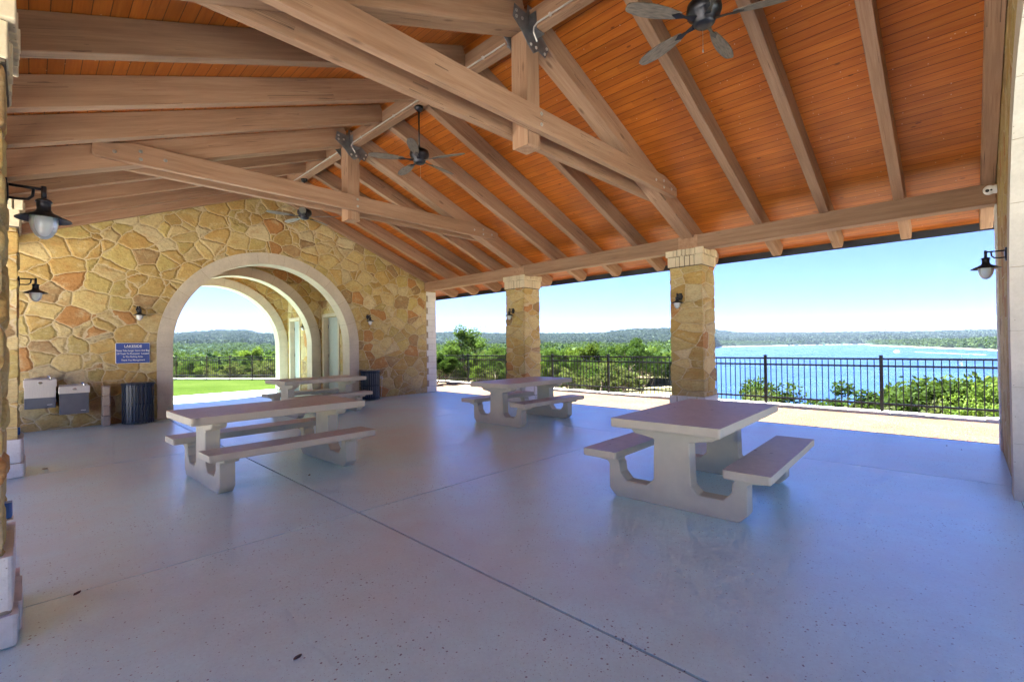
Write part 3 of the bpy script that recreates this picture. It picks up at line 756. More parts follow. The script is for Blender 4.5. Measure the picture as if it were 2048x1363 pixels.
# ------------------------------------------------------------------ ceiling fans
def make_fan():
    rt=thing('ceiling_fan','x','ceiling fan',(0,0,0),'ceiling fans along the ridge')
    # origin at ridge beam underside
    mb=MB(); mb.lathe([(0,0),(.07,0),(.068,-.03),(.045,-.06),(.015,-.075),(0,-.075)],n=24); mb.build('ceiling_canopy',M['iron'],rt,smooth=True)
    mb=MB(); mb.tube([(0,0,-.06),(0,0,-.66)],.012,8); mb.build('downrod',M['iron'],rt,smooth=True)
    mb=MB(); mb.lathe([(0,-.63),(.02,-.63),(.03,-.66),(.09,-.675),(.145,-.71),(.155,-.77),(.14,-.81),(.105,-.83),(.105,-.845),(.095,-.85),(.095,-.88),(.07,-.905),(.03,-.91),(0,-.91)],n=32); mb.build('motor_housing',M['iron'],rt,smooth=True)
    for k in range(5):
        a=2*math.pi*k/5; mw=Matrix.Rotation(a,4,'Z')@Matrix.Translation((0,0,-.845))@Matrix.Rotation(R_(12),4,'X')
        n=14; outer=[]; 
        for i in range(n+1):
            t=i/n; x=.24+t*.52; w=.024+.056*math.sin(math.pi*min(1,t*.93+.02))**.7*(.6+.4*t)
            outer.append((x,w))
        poly=outer+[(.775,.02),(.775,-.02)]+[(x,-w) for x,w in outer[::-1]]
        mb=MB(); mb.prism(poly,-.004,.004,'z'); o=mb.build('blade',M['blade'],None); attach(o,rt,mw)
        mb=MB(); mb.prism([(.09,-.03),(.09,.03),(.2,.012),(.27,.03),(.33,.0),(.27,-.03),(.2,-.012)],-.011,-.005,'z'); b=mb.build('blade_bracket',M['iron'],None); attach(b,o,mw)
    mb=MB(); mb.tube([(.05,.03,-.89),(.05,.03,-1.08)],.0018,5); mb.lathe([(0,-1.08),(.006,-1.085),(.006,-1.11),(0,-1.115)],(.05,.03,0),8); mb.build('pull_chain',M['galv'],rt)
    return rt
fan=make_fan(); fan.matrix_basis=Matrix.Translation((CX,1.66,5.30))@Matrix.Rotation(R_(3),4,'Z')
fan['label']='ceiling fan nearest the camera, cut off by the top edge of the photo'
dup(fan,(CX,6.15,5.30),R_(9),'ceiling fan on a long rod between the two timber trusses')
dup(fan,(CX,10.6,5.30),R_(28),'farthest ceiling fan, in front of the stone wall below the tie beam')

# ------------------------------------------------------------------ drinking fountains
def make_fountain(loc,label,mid):
    rt=thing('drinking_fountain',label,'drinking fountain',loc,'drinking fountains on the stone wall')
    def B(name,mat,boxes,bev=.004,parent=rt):
        mb=MB()
        for b in boxes: mb.box(*b)
        o=mb.build(name,mat,None,bevel=bev); attach(o,parent,Matrix.Translation(loc)); return o
    w=.44
    B('cabinet',M['grey'],[(.012,w-.012,-.30,-.001,0,.40)])
    if mid: B('steel_panel',M['inox'],[(.012,w-.012,-.308,-.3005,.20,.40)],.002)
    B('basin',M['inox'],[(0,w,-.335,-.001,.402,.42),(0,w,-.335,-.325,.42,.535),(0,.012,-.3245,-.001,.42,.535),(w-.012,w,-.3245,-.001,.42,.535),(.0121,w-.0121,-.02,-.001,.42,.56)],.003)
    B('basin_tray',M['grey'],[(.013,w-.013,-.324,-.021,.421,.50)],.01)
    mb=MB(); mb.tube([(w-.08,-.24,.50),(w-.08,-.24,.565),(w-.09,-.23,.59),(w-.12,-.21,.585)],.014,8); mb.box(w-.10,w-.06,-.26,-.22,.50,.545); o=mb.build('spout',M['chrome'],None,smooth=False,bevel=.003); attach(o,rt,Matrix.Translation(loc))
    mb=MB(); mb.prism([(w/2+.032*math.cos(t)+.0,.478+.022*math.sin(t)) for t in np.linspace(0,2*math.pi,20,endpoint=False)],-.347,-.3355,'y'); o=mb.build('push_button',M['chrome'],None,bevel=.004); attach(o,rt,Matrix.Translation(loc))
    B('maker_plate',M['white'],[(w-.13,w-.06,-.3035,-.3005,.06,.067)],0)
make_fountain((-.09,12.645,.45),'higher drinking fountain with a steel front panel, nearer the left column',True)
make_fountain((.375,12.645,.30),'lower drinking fountain with a plain grey front, beside the stone stub',False)

# ------------------------------------------------------------------ trash cans
def make_bin(loc,label):
    rt=thing('trash_can',label,'trash can',loc,'slatted trash cans')
    mb=MB(); n=26; r=.265
    for k in range(n):
        a=2*math.pi*k/n; c,s=math.cos(a),math.sin(a); h=.018
        P=[(c*r-s*h,s*r+c*h),(c*r+s*h,s*r-c*h),(c*(r-.008)+s*h,s*(r-.008)-c*h),(c*(r-.008)-s*h,s*(r-.008)+c*h)]
        mb.prism(P[::-1],.02,.80,'z')
    o=mb.build('slats',M['bin'],None,bevel=.002); attach(o,rt,Matrix.Translation(loc))
    mb=MB()
    for z in (.06,.40,.76):
        hb=MB(); hb.lathe([(r-.009,z),(r-.009,z+.03),(r-.016,z+.03),(r-.016,z),(r-.009,z)],n=40); o=hb.build('hoop',M['bin'],None); attach(o,rt,Matrix.Translation(loc))
    mb.lathe([(r-.05,.80),(r+.012,.80),(r+.016,.815),(r+.012,.83),(r-.05,.83),(r-.05,.80)],n=40)
    o=mb.build('rim',M['bin'],None); attach(o,rt,Matrix.Translation(loc))
    mb=MB(); mb.lathe([(0,.02),(.225,.02),(.225,.78),(.20,.83),(.16,.835),(.16,.80),(.0,.6)],n=32); o=mb.build('liner',M['grey'],None,smooth=False); attach(o,rt,Matrix.Translation(loc))
make_bin((1.56,12.34,0),'dark blue slatted trash can left of the arch below the blue sign')
make_bin((6.84,12.35,0),'dark blue slatted trash can right of the arch, partly behind the far picnic table')

# ------------------------------------------------------------------ sign
sg=thing('wall_sign','blue sign with white lettering on the stone wall left of the arch','sign',(1.515,12.6,1.45))
mb=MB(); 
def rrect(w,h,r,n=5):
    P=[]
    for cx,cz,a in ((w-r,h-r,0),(-w+r,h-r,90),(-w+r,-h+r,180),(w-r,-h+r,270)):
        for i in range(n+1): t=R_(a+90*i/n); P.append((cx+r*math.cos(t),cz+r*math.sin(t)))
    return P
sx,sz=1.515,1.452
mb.prism([(sx+a,sz+b) for a,b in rrect(.285,.215,.02)],12.61,12.64,'y'); pn=mb.build('border',M['white'],sg)
mb=MB(); mb.prism([(sx+a,sz+b) for a,b in rrect(.277,.207,.016)],12.604,12.6095,'y'); pn=mb.build('panel',M['blue'],sg)
def text(s,z,size,parent,name='lettering',x=sx,y=12.6025,sxk=1,bold=.0):
    c=bpy.data.curves.new(name,'FONT'); c.body=s; c.size=size; c.align_x='CENTER'; c.extrude=.0007; c.offset=bold
    o=bpy.data.objects.new('tmp',c); COL.objects.link(o); dg=bpy.context.evaluated_depsgraph_get()
    me=bpy.data.meshes.new_from_object(o.evaluated_get(dg)); bpy.data.objects.remove(o)
    me.materials.clear(); me.materials.append(M['white'])
    ob=bpy.data.objects.new(name,me); COL.objects.link(ob)
    attach(ob,parent,Matrix.Translation((x,y,z))@Matrix.Rotation(math.pi/2,4,'X')@Matrix.Diagonal((sxk,1,1,1)))
    return ob
text('LAKESIDE',1.575,.066,pn,sxk=1.05,bold=.0007)
mb=MB(); mb.box(sx-.14,sx+.14,12.6018,12.603,1.563,1.566); mb.build('rule',M['white'],pn)
for s,z in (('Please Take Larger Items And Bags',1.490),('Of Trash To Dumpster  Located',1.425),('In The Parking Area.',1.360),('Thank You Management',1.290)):
    text(s,z,.050,pn,sxk=.80,bold=.0005)

# ------------------------------------------------------------------ small fixtures
rt=thing('hose_spigot','small metal hose spigot low on the stone wall right of the arch','spigot',(7.36,12.64,.6))
mb=MB(); mb.tube([(7.36,12.65,.6),(7.36,12.57,.6),(7.36,12.55,.58),(7.36,12.545,.55)],.014,8); mb.lathe([(0,.62),(.035,.62),(.035,.635),(0,.635)],(7.36,12.585,0),12); mb.prism([(7.36+.03*math.cos(t),.6+.03*math.sin(t)) for t in np.linspace(0,6.28,14,endpoint=False)],12.638,12.648,'y'); mb.build('valve',M['galv'],rt)
mb=MB(); mb.tube([(7.36,12.585,.56),(7.355,12.60,.3),(7.34,12.61,.02)],.007,6); mb.build('drain_pipe',M['galv'],rt)
def outlet(loc,ax,label):
    rt=thing('outlet_cover',label,'outlet cover',loc,'blue weatherproof outlet covers')
    mb=MB(); x,y,z=loc; mb.box(x-.022,x+.022,y-.03,y+.03,z-.045,z+.045); mb.build('cover',M['cover'],rt,bevel=.012,segs=2)
    mb=MB(); mb.box(x-.026,x+.002 if ax<0 else x+.026,y-.034,y+.034,z-.052,z-.045); mb.build('sill',M['galv'],rt)
outlet((-.095,3.95,.60),1,'blue outlet cover low on the nearest left column')
outlet((-.11,8.50,.52),1,'blue outlet cover low on the second left column')
outlet((8.965,3.86,.35),-1,'blue outlet cover low on the column behind the nearest table')
# security camera
rt=thing('security_camera','white dome security camera under the beam at the far right corner','camera',(8.75,-.3,3.45))
c=Vector((8.72,-.27,3.44))
mb=MB(); mb.lathe([(0,0),(.055,0),(.055,.02),(.045,.09),(0,.09)],(0,0,0),20); o=mb.build('mount',M['white'],None,smooth=False); attach(o,rt,Matrix.Translation((8.72,-.34,3.44))@Matrix.Rotation(-math.pi/2,4,'X'))
mb=MB(); mb.lathe([(.062*math.sin(t),-.062*math.cos(t)) for t in np.linspace(0,math.pi,14)],tuple(c),20); o2=mb.build('camera_head',M['white'],rt,smooth=True)
mb=MB(); mb.lathe([(0,.0),(.02,0),(.02,.012),(0,.014)],(0,0,0),14); mb.lathe([(0,.0),(.011,0),(.011,.01),(0,.012)],(.034,.0,-.006),12)
d=Vector((-.85,.3,-.25)).normalized(); o=mb.build('lens',M['dark'],None); attach(o,o2,Matrix.Translation(c+d*.053)@d.to_track_quat('Z','Y').to_matrix().to_4x4())
rt=thing('floodlight','small black floodlight on the rafter beside the far fan rod','floodlight',(4.62,10.8,5.2))
mb=MB(); mb.tube([(4.62,10.8,5.27),(4.62,10.8,5.17)],.012,6); mb.box(4.585,4.655,10.76,10.84,5.15,5.18); mb.build('bracket',M['iron'],rt)
mb=MB(); mb.lathe([(0,0),(.045,0),(.05,-.05),(.075,-.20),(.078,-.24),(.07,-.24),(.04,-.2),(0,-.2)],(0,0,0),16); o=mb.build('lamp_head',M['iron'],None,smooth=True); attach(o,rt,Matrix.Translation((4.62,10.8,5.15))@Matrix.Rotation(R_(18),4,'Y'))
# leaf litter
mb=MB(); r=random.Random(5)
pts=[(.20,3.98),(.13,8.5),(.9,2.35),(2.3,5.6),(9.0,.2),(8.8,.05)]
for x,y in pts:
    a=r.uniform(0,6.3); l=r.uniform(.015,.03); w=l*.35
    P=[(-l,0),(-l*.3,w),(l*.5,w*.8),(l,0),(l*.4,-w),(-l*.4,-w*.8)]; P=[(x+p[0]*math.cos(a)-p[1]*math.sin(a),y+p[0]*math.sin(a)+p[1]*math.cos(a)) for p in P]
    mb.prism(P,.001,.004+r.uniform(0,.006),'z')
tag(mb.build('leaf_litter',simple('dry_leaf',(.07,.045,.035),.8)),'scattered dry leaf scraps on the concrete floor','leaf litter',kind='stuff')

# ------------------------------------------------------------------ terrain and lake
CREST=[(-30,.6),(-2.06,.705),(3.61,.724),(8.97,.876),(10.14,.832),(12.52,.895),(14.43,.933),(17.73,1.015),(19.13,1.199),(20.55,1.347),(25.85,1.65),(28.83,1.72),(31.15,1.621),(33.09,1.353),(36.38,1.388),(40.63,1.446),(45.05,1.461),(51.81,1.62),(53.31,1.514),(71.18,1.652),(72.62,1.706),(73.70,1.999),(76.16,1.993),(78.46,1.797),(80.02,1.66),(100,1.2),(140,.8),(329,.6)]
SHORE=[(-40,900),(-2.03,1210),(1.74,1574),(4.36,1975),(6.4,2445),(7.0,3400),(10.67,3210),(14.23,2938),(20.59,2555),(30,2300)]
def sm(a,b,x): t=np.clip((x-a)/(b-a),0,1); return t*t*(3-2*t)
def hash2(i,j): 
    h=np.sin(i*127.1+j*311.7)*43758.5453; return h-np.floor(h)
def vnoise(x,y):
    i=np.floor(x);j=np.floor(y);fx=x-i;fy=y-j;fx=fx*fx*(3-2*fx);fy=fy*fy*(3-2*fy)
    return (hash2(i,j)*(1-fx)+hash2(i+1,j)*fx)*(1-fy)+(hash2(i,j+1)*(1-fx)+hash2(i+1,j+1)*fx)*fy
def ground(x,y):
    x=np.asarray(x,float);y=np.asarray(y,float)
    r=np.hypot(x,y); az=np.degrees(np.arctan2(y,x)); az=np.where(az<-30,az+360,az)
    d=np.maximum(x-12.75,(x-12.6)*.839+(y-18.95)*.543); d=np.maximum(d,0)
    dl=-3.2*sm(0,16,d)-3.3*sm(16,110,d)
    da=-3.0*sm(0,20,d)-8*sm(15,200,d)
    left=dl+(da-dl)*sm(58,68,az)
    right=-27*(1-np.exp(-d/42))
    e_=np.exp(-r/140); land=sm(19.8-4.5*e_,25.6,az)
    near=right+(left-right)*land
    near=np.where(az>110,left*(1-sm(110,150,az)),near)
    near=near+ (vnoise(x*.09,y*.09)-.5)*1.1*sm(1,25,d)
    shore=np.interp(az,[a for a,_ in SHORE],[b for _,b in SHORE])
    Rc=np.where(az<20.7,5000,3000+900*sm(40,70,az)); E=np.interp(az,[a for a,_ in CREST],[b for _,b in CREST])
    zc=1.5+Rc*np.tan(np.radians(E))-17
    isl=land
    r0=np.where(az<20.5,shore,np.where(az>58,500,1500))
    base=np.where(az<20.5,-19.0,near)
    u=np.clip((r-r0)/(Rc-r0),0,1)
    shape=np.where(az<20.5,.12*sm(0,.03,u)+.2*sm(.15,.5,u)+.68*sm(.5,1,u),sm(0,1,u)**1.15)
    hz=base+(zc-base)*shape
    rol=(vnoise(x*.0016+3,y*.0016)-.5)*38*sm(0,.25,u)*(1-sm(.72,.98,u))
    hz=hz+rol
    hz=hz-(r>Rc)*(r-Rc)*.03
    z=np.where(az<20.5,np.where(r<shore,near,np.maximum(hz,-19.2)),np.where(r<r0,near,hz))
    # smooth blend at land edge in the lake part
    lake=(az<20.5)&(r>150)&(r<shore); z=np.where(lake,np.minimum(near,-22*(1-land)+near*land),z)
    bumpy=sm(300,700,r)*(z>-19)
    z=z+bumpy*((vnoise(x*.06,y*.06)-.3)*7+(vnoise(x*.13+9,y*.13)-.5)*6)
    z=np.where(d<=0,-.14,z-.14)
    z=np.where((az>110),np.minimum(z,-.14),z)
    return z
azs=np.concatenate([np.arange(-9,88,.16),np.arange(88,351,3.0)]); 
rs=[0.0,5,9,12,13.5]; 
while rs[-1]<9500: rs.append(rs[-1]*1.0135+.05)
rs=np.array(rs); A,Rr=np.meshgrid(np.radians(azs),rs); XX=Rr*np.cos(A); YY=Rr*np.sin(A); ZZ=ground(XX,YY)
nr,na=XX.shape; vs=np.stack([XX,YY,ZZ],-1).reshape(-1,3)
i,j=np.meshgrid(np.arange(nr-1),np.arange(na),indexing='ij'); j2=(j+1)%na
fc=np.stack([i*na+j,(i+1)*na+j,(i+1)*na+j2,i*na+j2],-1).reshape(-1,4)
def npmesh(name,vs,fc,mats,smooth=False,mi=None):
    me=bpy.data.meshes.new(name); k=fc.shape[1]; me.vertices.add(len(vs)); me.vertices.foreach_set('co',vs.astype(np.float32).ravel())
    me.loops.add(fc.size); me.loops.foreach_set('vertex_index',fc.astype(np.int32).ravel())
    me.polygons.add(len(fc)); me.polygons.foreach_set('loop_start',np.arange(0,fc.size,k,dtype=np.int32)); me.polygons.foreach_set('loop_total',np.full(len(fc),k,dtype=np.int32))
    for m in mats: me.materials.append(m)
    if mi is not None: me.polygons.foreach_set('material_index',mi.astype(np.int32))
    if smooth: me.polygons.foreach_set('use_smooth',np.ones(len(fc),bool))
    me.update(calc_edges=True); return me
me=npmesh('ground',vs,fc,[M['terrain']],True); o=bpy.data.objects.new('ground',me); COL.objects.link(o); struct(o)
mb=MB(); S=9000; n=10
mb.add([(-100,-S,-20),(S,-S,-20),(S,S,-20),(-100,S,-20)],[(0,1,2,3)]); struct(mb.build('lake_water',M['water']))

# ------------------------------------------------------------------ trees
def leaf_quads(cent,size,rg,elong=1.0):
    n=len(cent); a=rg.normal(size=(n,3)); a/=np.linalg.norm(a,axis=1)[:,None]
    b=rg.normal(size=(n,3)); b-= (b*a).sum(1)[:,None]*a; b/=np.linalg.norm(b,axis=1)[:,None]
    s=size*rg.uniform(.6,1.3,size=(n,1)); a=a*s*elong; b=b*s*.62
    v=np.stack([cent-a,cent-b*.9,cent+a,cent+b*.9],1).reshape(-1,3)
    return v,np.arange(n*4).reshape(n,4)
def tree_proto(kind,seed,H,W_,leaf,nl,ls,limbs=5,tr=.16,sparse=1.0,low=.28):
    rg=np.random.default_rng(seed); r=random.Random(seed)
    mb=MB(); ends=[]
    def limb(p,d,l,rad,lev):
        path=[Vector(p)]; rr=[rad]; k=5; dd=Vector(d)
        for i in range(k):
            dd=(dd+Vector((r.gauss(0,.22),r.gauss(0,.22),r.gauss(.06,.16)))).normalized(); path.append(path[-1]+dd*l/k); rr.append(rad*(1-.62*(i+1)/k))
        mb.tube(path,rr,6 if lev else 8,caps=False)
        if lev>=2: ends.append(path[-1]); ends.append(path[-2]); return
        nb=r.choice([3,4]) if lev else limbs
        for j in range(nb):
            q=path[-1-(j%3 if lev else (0 if j<3 else 1))]
            a=r.uniform(0,6.283) if lev else 6.283*j/nb+r.uniform(-.4,.4)
            up=r.uniform(.15,.75) if lev else r.uniform(.35,.9)
            nd=(Vector((math.cos(a)*W_/H,math.sin(a)*W_/H,up))+dd*.35).normalized()
            limb(q,nd,l*r.uniform(.62,.88) if lev else H*r.uniform(.3,.42),rr[-1]*.85 if lev else rad*.55,lev+1)
    limb((0,0,-.6),(r.gauss(0,.12),r.gauss(0,.12),1),H*low+.6,tr,0)
    E=np.array([tuple(e) for e in ends]); 
    # fit the crown to H, W_
    top=E[:,2].max(); sxy=(W_*.5*.82)/np.abs(E[:,:2]).max(); szz=(H*.9)/top
    sc3=np.array([sxy,sxy,szz]); V=np.array(mb.v)*sc3; mb.v=[tuple(v) for v in V]; E=E*sc3
    extra=E[rg.integers(0,len(E),len(E)//2)]+rg.normal(size=(len(E)//2,3))*[W_*.07,W_*.07,H*.05]
    E=np.concatenate([E,extra]); per=max(8,int(nl/len(E))); C=[]
    for e in E:
        k=int(per*rg.uniform(.45,1.5)*sparse); u=rg.normal(size=(k,3)); u/=np.linalg.norm(u,axis=1)[:,None]; u*=rg.uniform(.25,1,size=(k,1))**.6
        s=rg.uniform(.7,1.25); C.append(e+u*np.array([W_*.095,W_*.095,H*.075])*s)
    C=np.concatenate(C); v,f=leaf_quads(C,ls,rg)
    tm=bpy.data.meshes.new(kind+'_trunk'); tm.from_pydata(mb.v,[],mb.f); tm.materials.append(M['bark']); tm.polygons.foreach_set('use_smooth',[True]*len(mb.f)); tm.update()
    cm=npmesh(kind+'_crown',v,f,[leaf]); return tm,cm,H
PR={'oak':[tree_proto('oak',1,6,7,M['oak'],9500,.088),tree_proto('oak',2,6,6,M['dark_oak'],9500,.088),tree_proto('oak',3,6,7.5,M['oak'],7500,.105)],
 'pale':[tree_proto('pale',4,5,5.5,M['pale'],5200,.085,sparse=.8,low=.2)],
 'bright':[tree_proto('bright',5,6,4.6,M['bright'],9000,.085,limbs=6)],
 'airy':[tree_proto('airy',6,7,6,M['oak'],6500,.095,sparse=.8,low=.3)],
 'bush':[tree_proto('bush',8,3,4.2,M['bright'],5200,.085,low=.06,tr=.07),tree_proto('bush',9,3,4,M['pale'],4800,.08,low=.06,tr=.07),tree_proto('bush',10,3,4.4,M['oak'],5200,.085,low=.06,tr=.08)]}
def tree(kind,var,az,r,ztop,label,group,wk=1,name=None):
    x,y=r*math.cos(R_(az)),r*math.sin(R_(az)); z=float(ground(x,y)); tm,cm,H=PR[kind][var%len(PR[kind])]
    s=max(.25,(ztop-z)/H); rt=thing(name or ('bush' if kind=='bush' else 'tree'),label,'bush' if kind=='bush' else 'tree',(0,0,0),group)
    for nm,mm in (('trunk',tm),('crown',cm)):
        o=bpy.data.objects.new(nm,mm); COL.objects.link(o); o.parent=rt
    w=s*wk; rt.matrix_basis=Matrix.Translation((x,y,z-.05))@Matrix.Rotation(R_((az*57+r*31)%360),4,'Z')@Matrix.Diagonal((w,w,s,1))
    return rt
TREES=[
('airy',0,49.81,24,2.39,'tall leafy oak rising above the horizon left of the middle column','trees growing beyond the black fence',1.35),
('bright',0,35.08,30,1.39,'bright green small tree just above the fence between the two right columns','trees growing beyond the black fence'),
('oak',1,29.78,34,1.54,'rounded dark oak behind the fence just left of the column by the nearest table','trees growing beyond the black fence'),
('oak',0,17.00,30,-0.90,'green treetop poking up over the lake just right of the near column','trees growing beyond the black fence'),
('pale',0,14.22,27,-1.03,'low pale shrub tree over the lake beside the fence post right of the near column','trees growing beyond the black fence'),
('oak',2,20.05,24,-0.64,'green treetop against the lake touching the near column','trees growing beyond the black fence'),
('oak',1,8.26,25,-0.90,'low dark green treetop at the left foot of the leafy group by the lake','trees growing beyond the black fence'),
('oak',1,5.62,22,-0.52,'low round treetop right behind the second fence post from the right wall','trees growing beyond the black fence'),
('oak',0,2.81,29,-0.27,'broad live oak rising over the lake right of the last fence post','trees growing beyond the black fence'),
('bright',0,1.20,24,-0.13,'bright green tree in the middle of the leafy group by the right wall','trees growing beyond the black fence'),
('oak',2,0.81,20,0.04,'full green oak close behind the fence right of the last post','trees growing beyond the black fence'),
('bright',0,-0.63,26,-0.13,'bright green tree near the right wall behind the broad live oak','trees growing beyond the black fence'),
('airy',0,-1.61,34,-0.22,'open crowned tree highest at the right wall above the lake','trees growing beyond the black fence'),
('bright',0,-1.82,18,-0.01,'bright leafy tree low against the right wall','trees growing beyond the black fence'),
('pale',0,3.38,17.5,-0.42,'pale leafy shrub tree low behind the fence','trees growing beyond the black fence'),
('bright',0,73.15,42,1.81,'bright yellow green tree behind the lawn fence seen through the arch',None),
]
for t in TREES: tree(*t[:4],t[4]+(.4 if t[3]<40 else 0),*t[5:])
rr=random.Random(21)
GL='trees growing beyond the black fence'
def ze(r,el): return 1.5+r*math.tan(R_(el))
lab={'oak':'dense green live oak in the thicket beyond the fence','pale':'pale feathery shrub tree in the thicket beyond the fence','bright':'bright yellow green tree in the thicket beyond the fence','airy':'loose open crowned oak in the thicket beyond the fence','bush':'low leafy bush at the foot of the thicket beyond the fence'}
for k in range(58):
    az=24+(54-24)*((k*.618034)%1); r=rr.choice([1,1,1.5,2.2,3.2])*rr.uniform(19,27)
    if (r<42 and az<32) or (r<75 and az<27.5): continue
    kd=rr.choice(['oak','oak','oak','airy','bright','pale']); 
    tree(kd,rr.randrange(3),az,r,ze(r,rr.uniform(-.85,.25) if r>34 else rr.uniform(-2.3,-.5)),lab[kd],GL)
for k in range(30):
    az=30+(54-30)*((k*.618034+.3)%1); r=rr.uniform(17.0,24)/max(.75,math.cos(R_(az-20)))
    tree('bush',rr.randrange(3),az,r,ze(r,rr.uniform(-4.6,-1.8)),lab['bush'],GL)
for k in range(34):
    az=68+(84-68)*((k*.618034)%1); r=rr.choice([1,1,1.4,2,3])*rr.uniform(36,46)
    kd=rr.choice(['pale','bright','pale','oak','airy']); tree(kd,rr.randrange(3),az,r,ze(r,rr.uniform(-1.4,-.5)-(.4 if r>70 else 0)),lab[kd].replace('the fence','the lawn fence'),'trees beyond the lawn fence')
for k in range(16):
    az=69+(82-69)*((k*.618034+.4)%1); r=rr.uniform(35,42)
    x,y=r*math.cos(R_(az)),r*math.sin(R_(az)); 
    tree('bush',rr.choice([0,1,1]),az,r,ze(r,rr.uniform(-2.5,-1.0)),lab['bush'].replace('the fence','the lawn fence'),'trees beyond the lawn fence')

# far woodland, one mass of crowns
def crowns(name,label,N_,azf,rf,hf,nq,cat='woodland',cap=None,mat='wood_far'):
    rg=np.random.default_rng(5+len(name)); V=[];
    az=azf(rg,N_); r=rf(rg,N_,az); x=r*np.cos(np.radians(az)); y=r*np.sin(np.radians(az)); z=ground(x,y)
    ok=z>-19.0; x,y,z,r=x[ok],y[ok],z[ok],r[ok]
    n=len(x); h=hf(rg,n)
    if cap: h=np.clip(np.minimum(h,1.5+r*np.tan(np.radians(rg.uniform(cap[0],cap[1],n)))-z),2.2,None)
    w=np.maximum(h,4)*rg.uniform(.9,1.5,n)
    u=rg.normal(size=(n,nq,3)); u/=np.linalg.norm(u,axis=2)[...,None]; u[...,2]=np.abs(u[...,2])*.9-.15
    lump=1+.28*np.sin(u[...,0]*5+rg.uniform(0,6,(n,1)))*np.sin(u[...,1]*5+rg.uniform(0,6,(n,1)))
    u*= (lump*rg.uniform(.72,1.05,(n,nq)))[...,None]
    C=np.stack([x[:,None]+u[...,0]*w[:,None]*.5,y[:,None]+u[...,1]*w[:,None]*.5,z[:,None]+h[:,None]*.45+u[...,2]*h[:,None]*.55],-1)
    sz=(w/np.sqrt(nq)*1.15)[:,None]*np.ones((n,nq))
    C=C.reshape(-1,3); sz=sz.reshape(-1,1)
    v,f=leaf_quads(C,1.0,rg); v=v.reshape(-1,4,3); v=(v-C[:,None])*sz[:,None]+C[:,None]
    me=npmesh(name,v.reshape(-1,3),f,[M[mat]]); o=bpy.data.objects.new(name,me); COL.objects.link(o); tag(o,label,cat,kind='stuff')
crowns('woodland','dense green woodland stretching away beyond the fences',2500,lambda g,n:g.uniform(24.5,88,n),lambda g,n,a:70+g.uniform(0,1,n)**2*430,lambda g,n:g.uniform(4,7.5,n),190,cap=(-1.2,.1))
crowns('distant_woodland','far green woodland below the blue hills',5200,lambda g,n:g.uniform(21.6,88,n),lambda g,n,a:450+g.uniform(0,1,n)**1.3*1500,lambda g,n:g.uniform(5,9,n),50)
crowns('lakeshore_woodland','dark trees along the far lake shore',5200,lambda g,n:g.uniform(-8,20.5,n),lambda g,n,a:np.interp(a,[q for q,_ in SHORE],[q for _,q in SHORE])*(1.012+g.uniform(0,1,n)**1.5*.42),lambda g,n:g.uniform(7,13,n),26)

def _rc(a): return np.where(a<20.7,5000,3000+900*sm(40,70,a))
crowns('hillside_woodland','dark tree cover speckling the far hills',13000,lambda g,n:g.uniform(21.0,86,n),lambda g,n,a:_rc(a)*(1-.62*g.uniform(0,1,n)**1.25)*.999,lambda g,n:g.uniform(9,16,n),12,mat='wood_hill')
crowns('far_shore_woodland','dark tree cover on the hills across the lake',9000,lambda g,n:g.uniform(-8,20.6,n),lambda g,n,a:_rc(a)*(1-.40*g.uniform(0,1,n)**1.5)*.999,lambda g,n:g.uniform(12,22,n),10,mat='wood_hill')
# houses on the hills
hp=[]
rh=random.Random(9)
def house(az,r,label,w,red):
    x,y=r*math.cos(R_(az)),r*math.sin(R_(az)); z=float(ground(x,y)); mb=MB(); l=w; d=w*.6; h=w*.35
    mb.box(-l/2,l/2,-d/2,d/2,-6,h); mb.prism([(-l*.54,h+.02),(l*.54,h+.02),(l*.3,h+w*.2),(-l*.3,h+w*.2)],-d*.55,d*.55,'y',1)
    o=mb.build('house',[M['housew'],M['houser'] if red else M['house2']],None); o.matrix_basis=Matrix.Translation((x,y,z+4))@Matrix.Rotation(R_(az+90+rh.uniform(-30,30)),4,'Z')
    tag(o,label,'house','houses scattered over the far hills')
for k in range(26):
    az=rh.uniform(1,19); sh=float(np.interp(az,[a for a,_ in SHORE],[b for _,b in SHORE])); house(az,max(sh*1.05,3100)+rh.uniform(0,900),'pale far off house on the wooded hills across the lake',rh.uniform(11,19),rh.random()<.5)
for k in range(14):
    az=rh.uniform(21,53); house(az,rh.uniform(1700,2350),'pale far off house on the wooded ridge beyond the oak thicket',rh.uniform(7,12),False)
for k in range(7):
    az=rh.uniform(70,80); house(az,rh.uniform(1900,2700),'pale far off house on the blue hills seen through the arch',rh.uniform(8,13),False)
# masts and water tower
def mast(az,r,el,label):
    x,y=r*math.cos(R_(az)),r*math.sin(R_(az)); z=float(ground(x,y)); zt=1.5+r*math.tan(R_(el)); rt=thing('radio_mast',label,'radio mast',(x,y,z))
    mb=MB()
    for dx,dy in ((1,0),(-.5,.87),(-.5,-.87)): mb.tube([(x+dx*2.2,y+dy*2.2,z-5),(x+dx*.8,y+dy*.8,zt)],.45,4)
    k=0; zz=z
    while zz<zt-8: mb.tube([(x+1.8,y,zz),(x-.8,y+1.3,zz+8)],.25,3); mb.tube([(x-.8,y+1.3,zz),(x-.8,y-1.3,zz+8)],.25,3); zz+=8
    mb.build('lattice',M['steel'],rt)
mast(79.65,3300,2.45,'thin radio mast at the left side of the arch opening')
mast(72.85,3300,2.35,'thin radio mast on the ridge at the right side of the arch opening')
mast(47.3,2900,2.60,'thin radio mast rising over the leafy tree left of the middle column')
x,y=5000*math.cos(R_(5.43)),5000*math.sin(R_(5.43)); z=float(ground(x,y)); zt=1.5+5000*math.tan(R_(1.12))
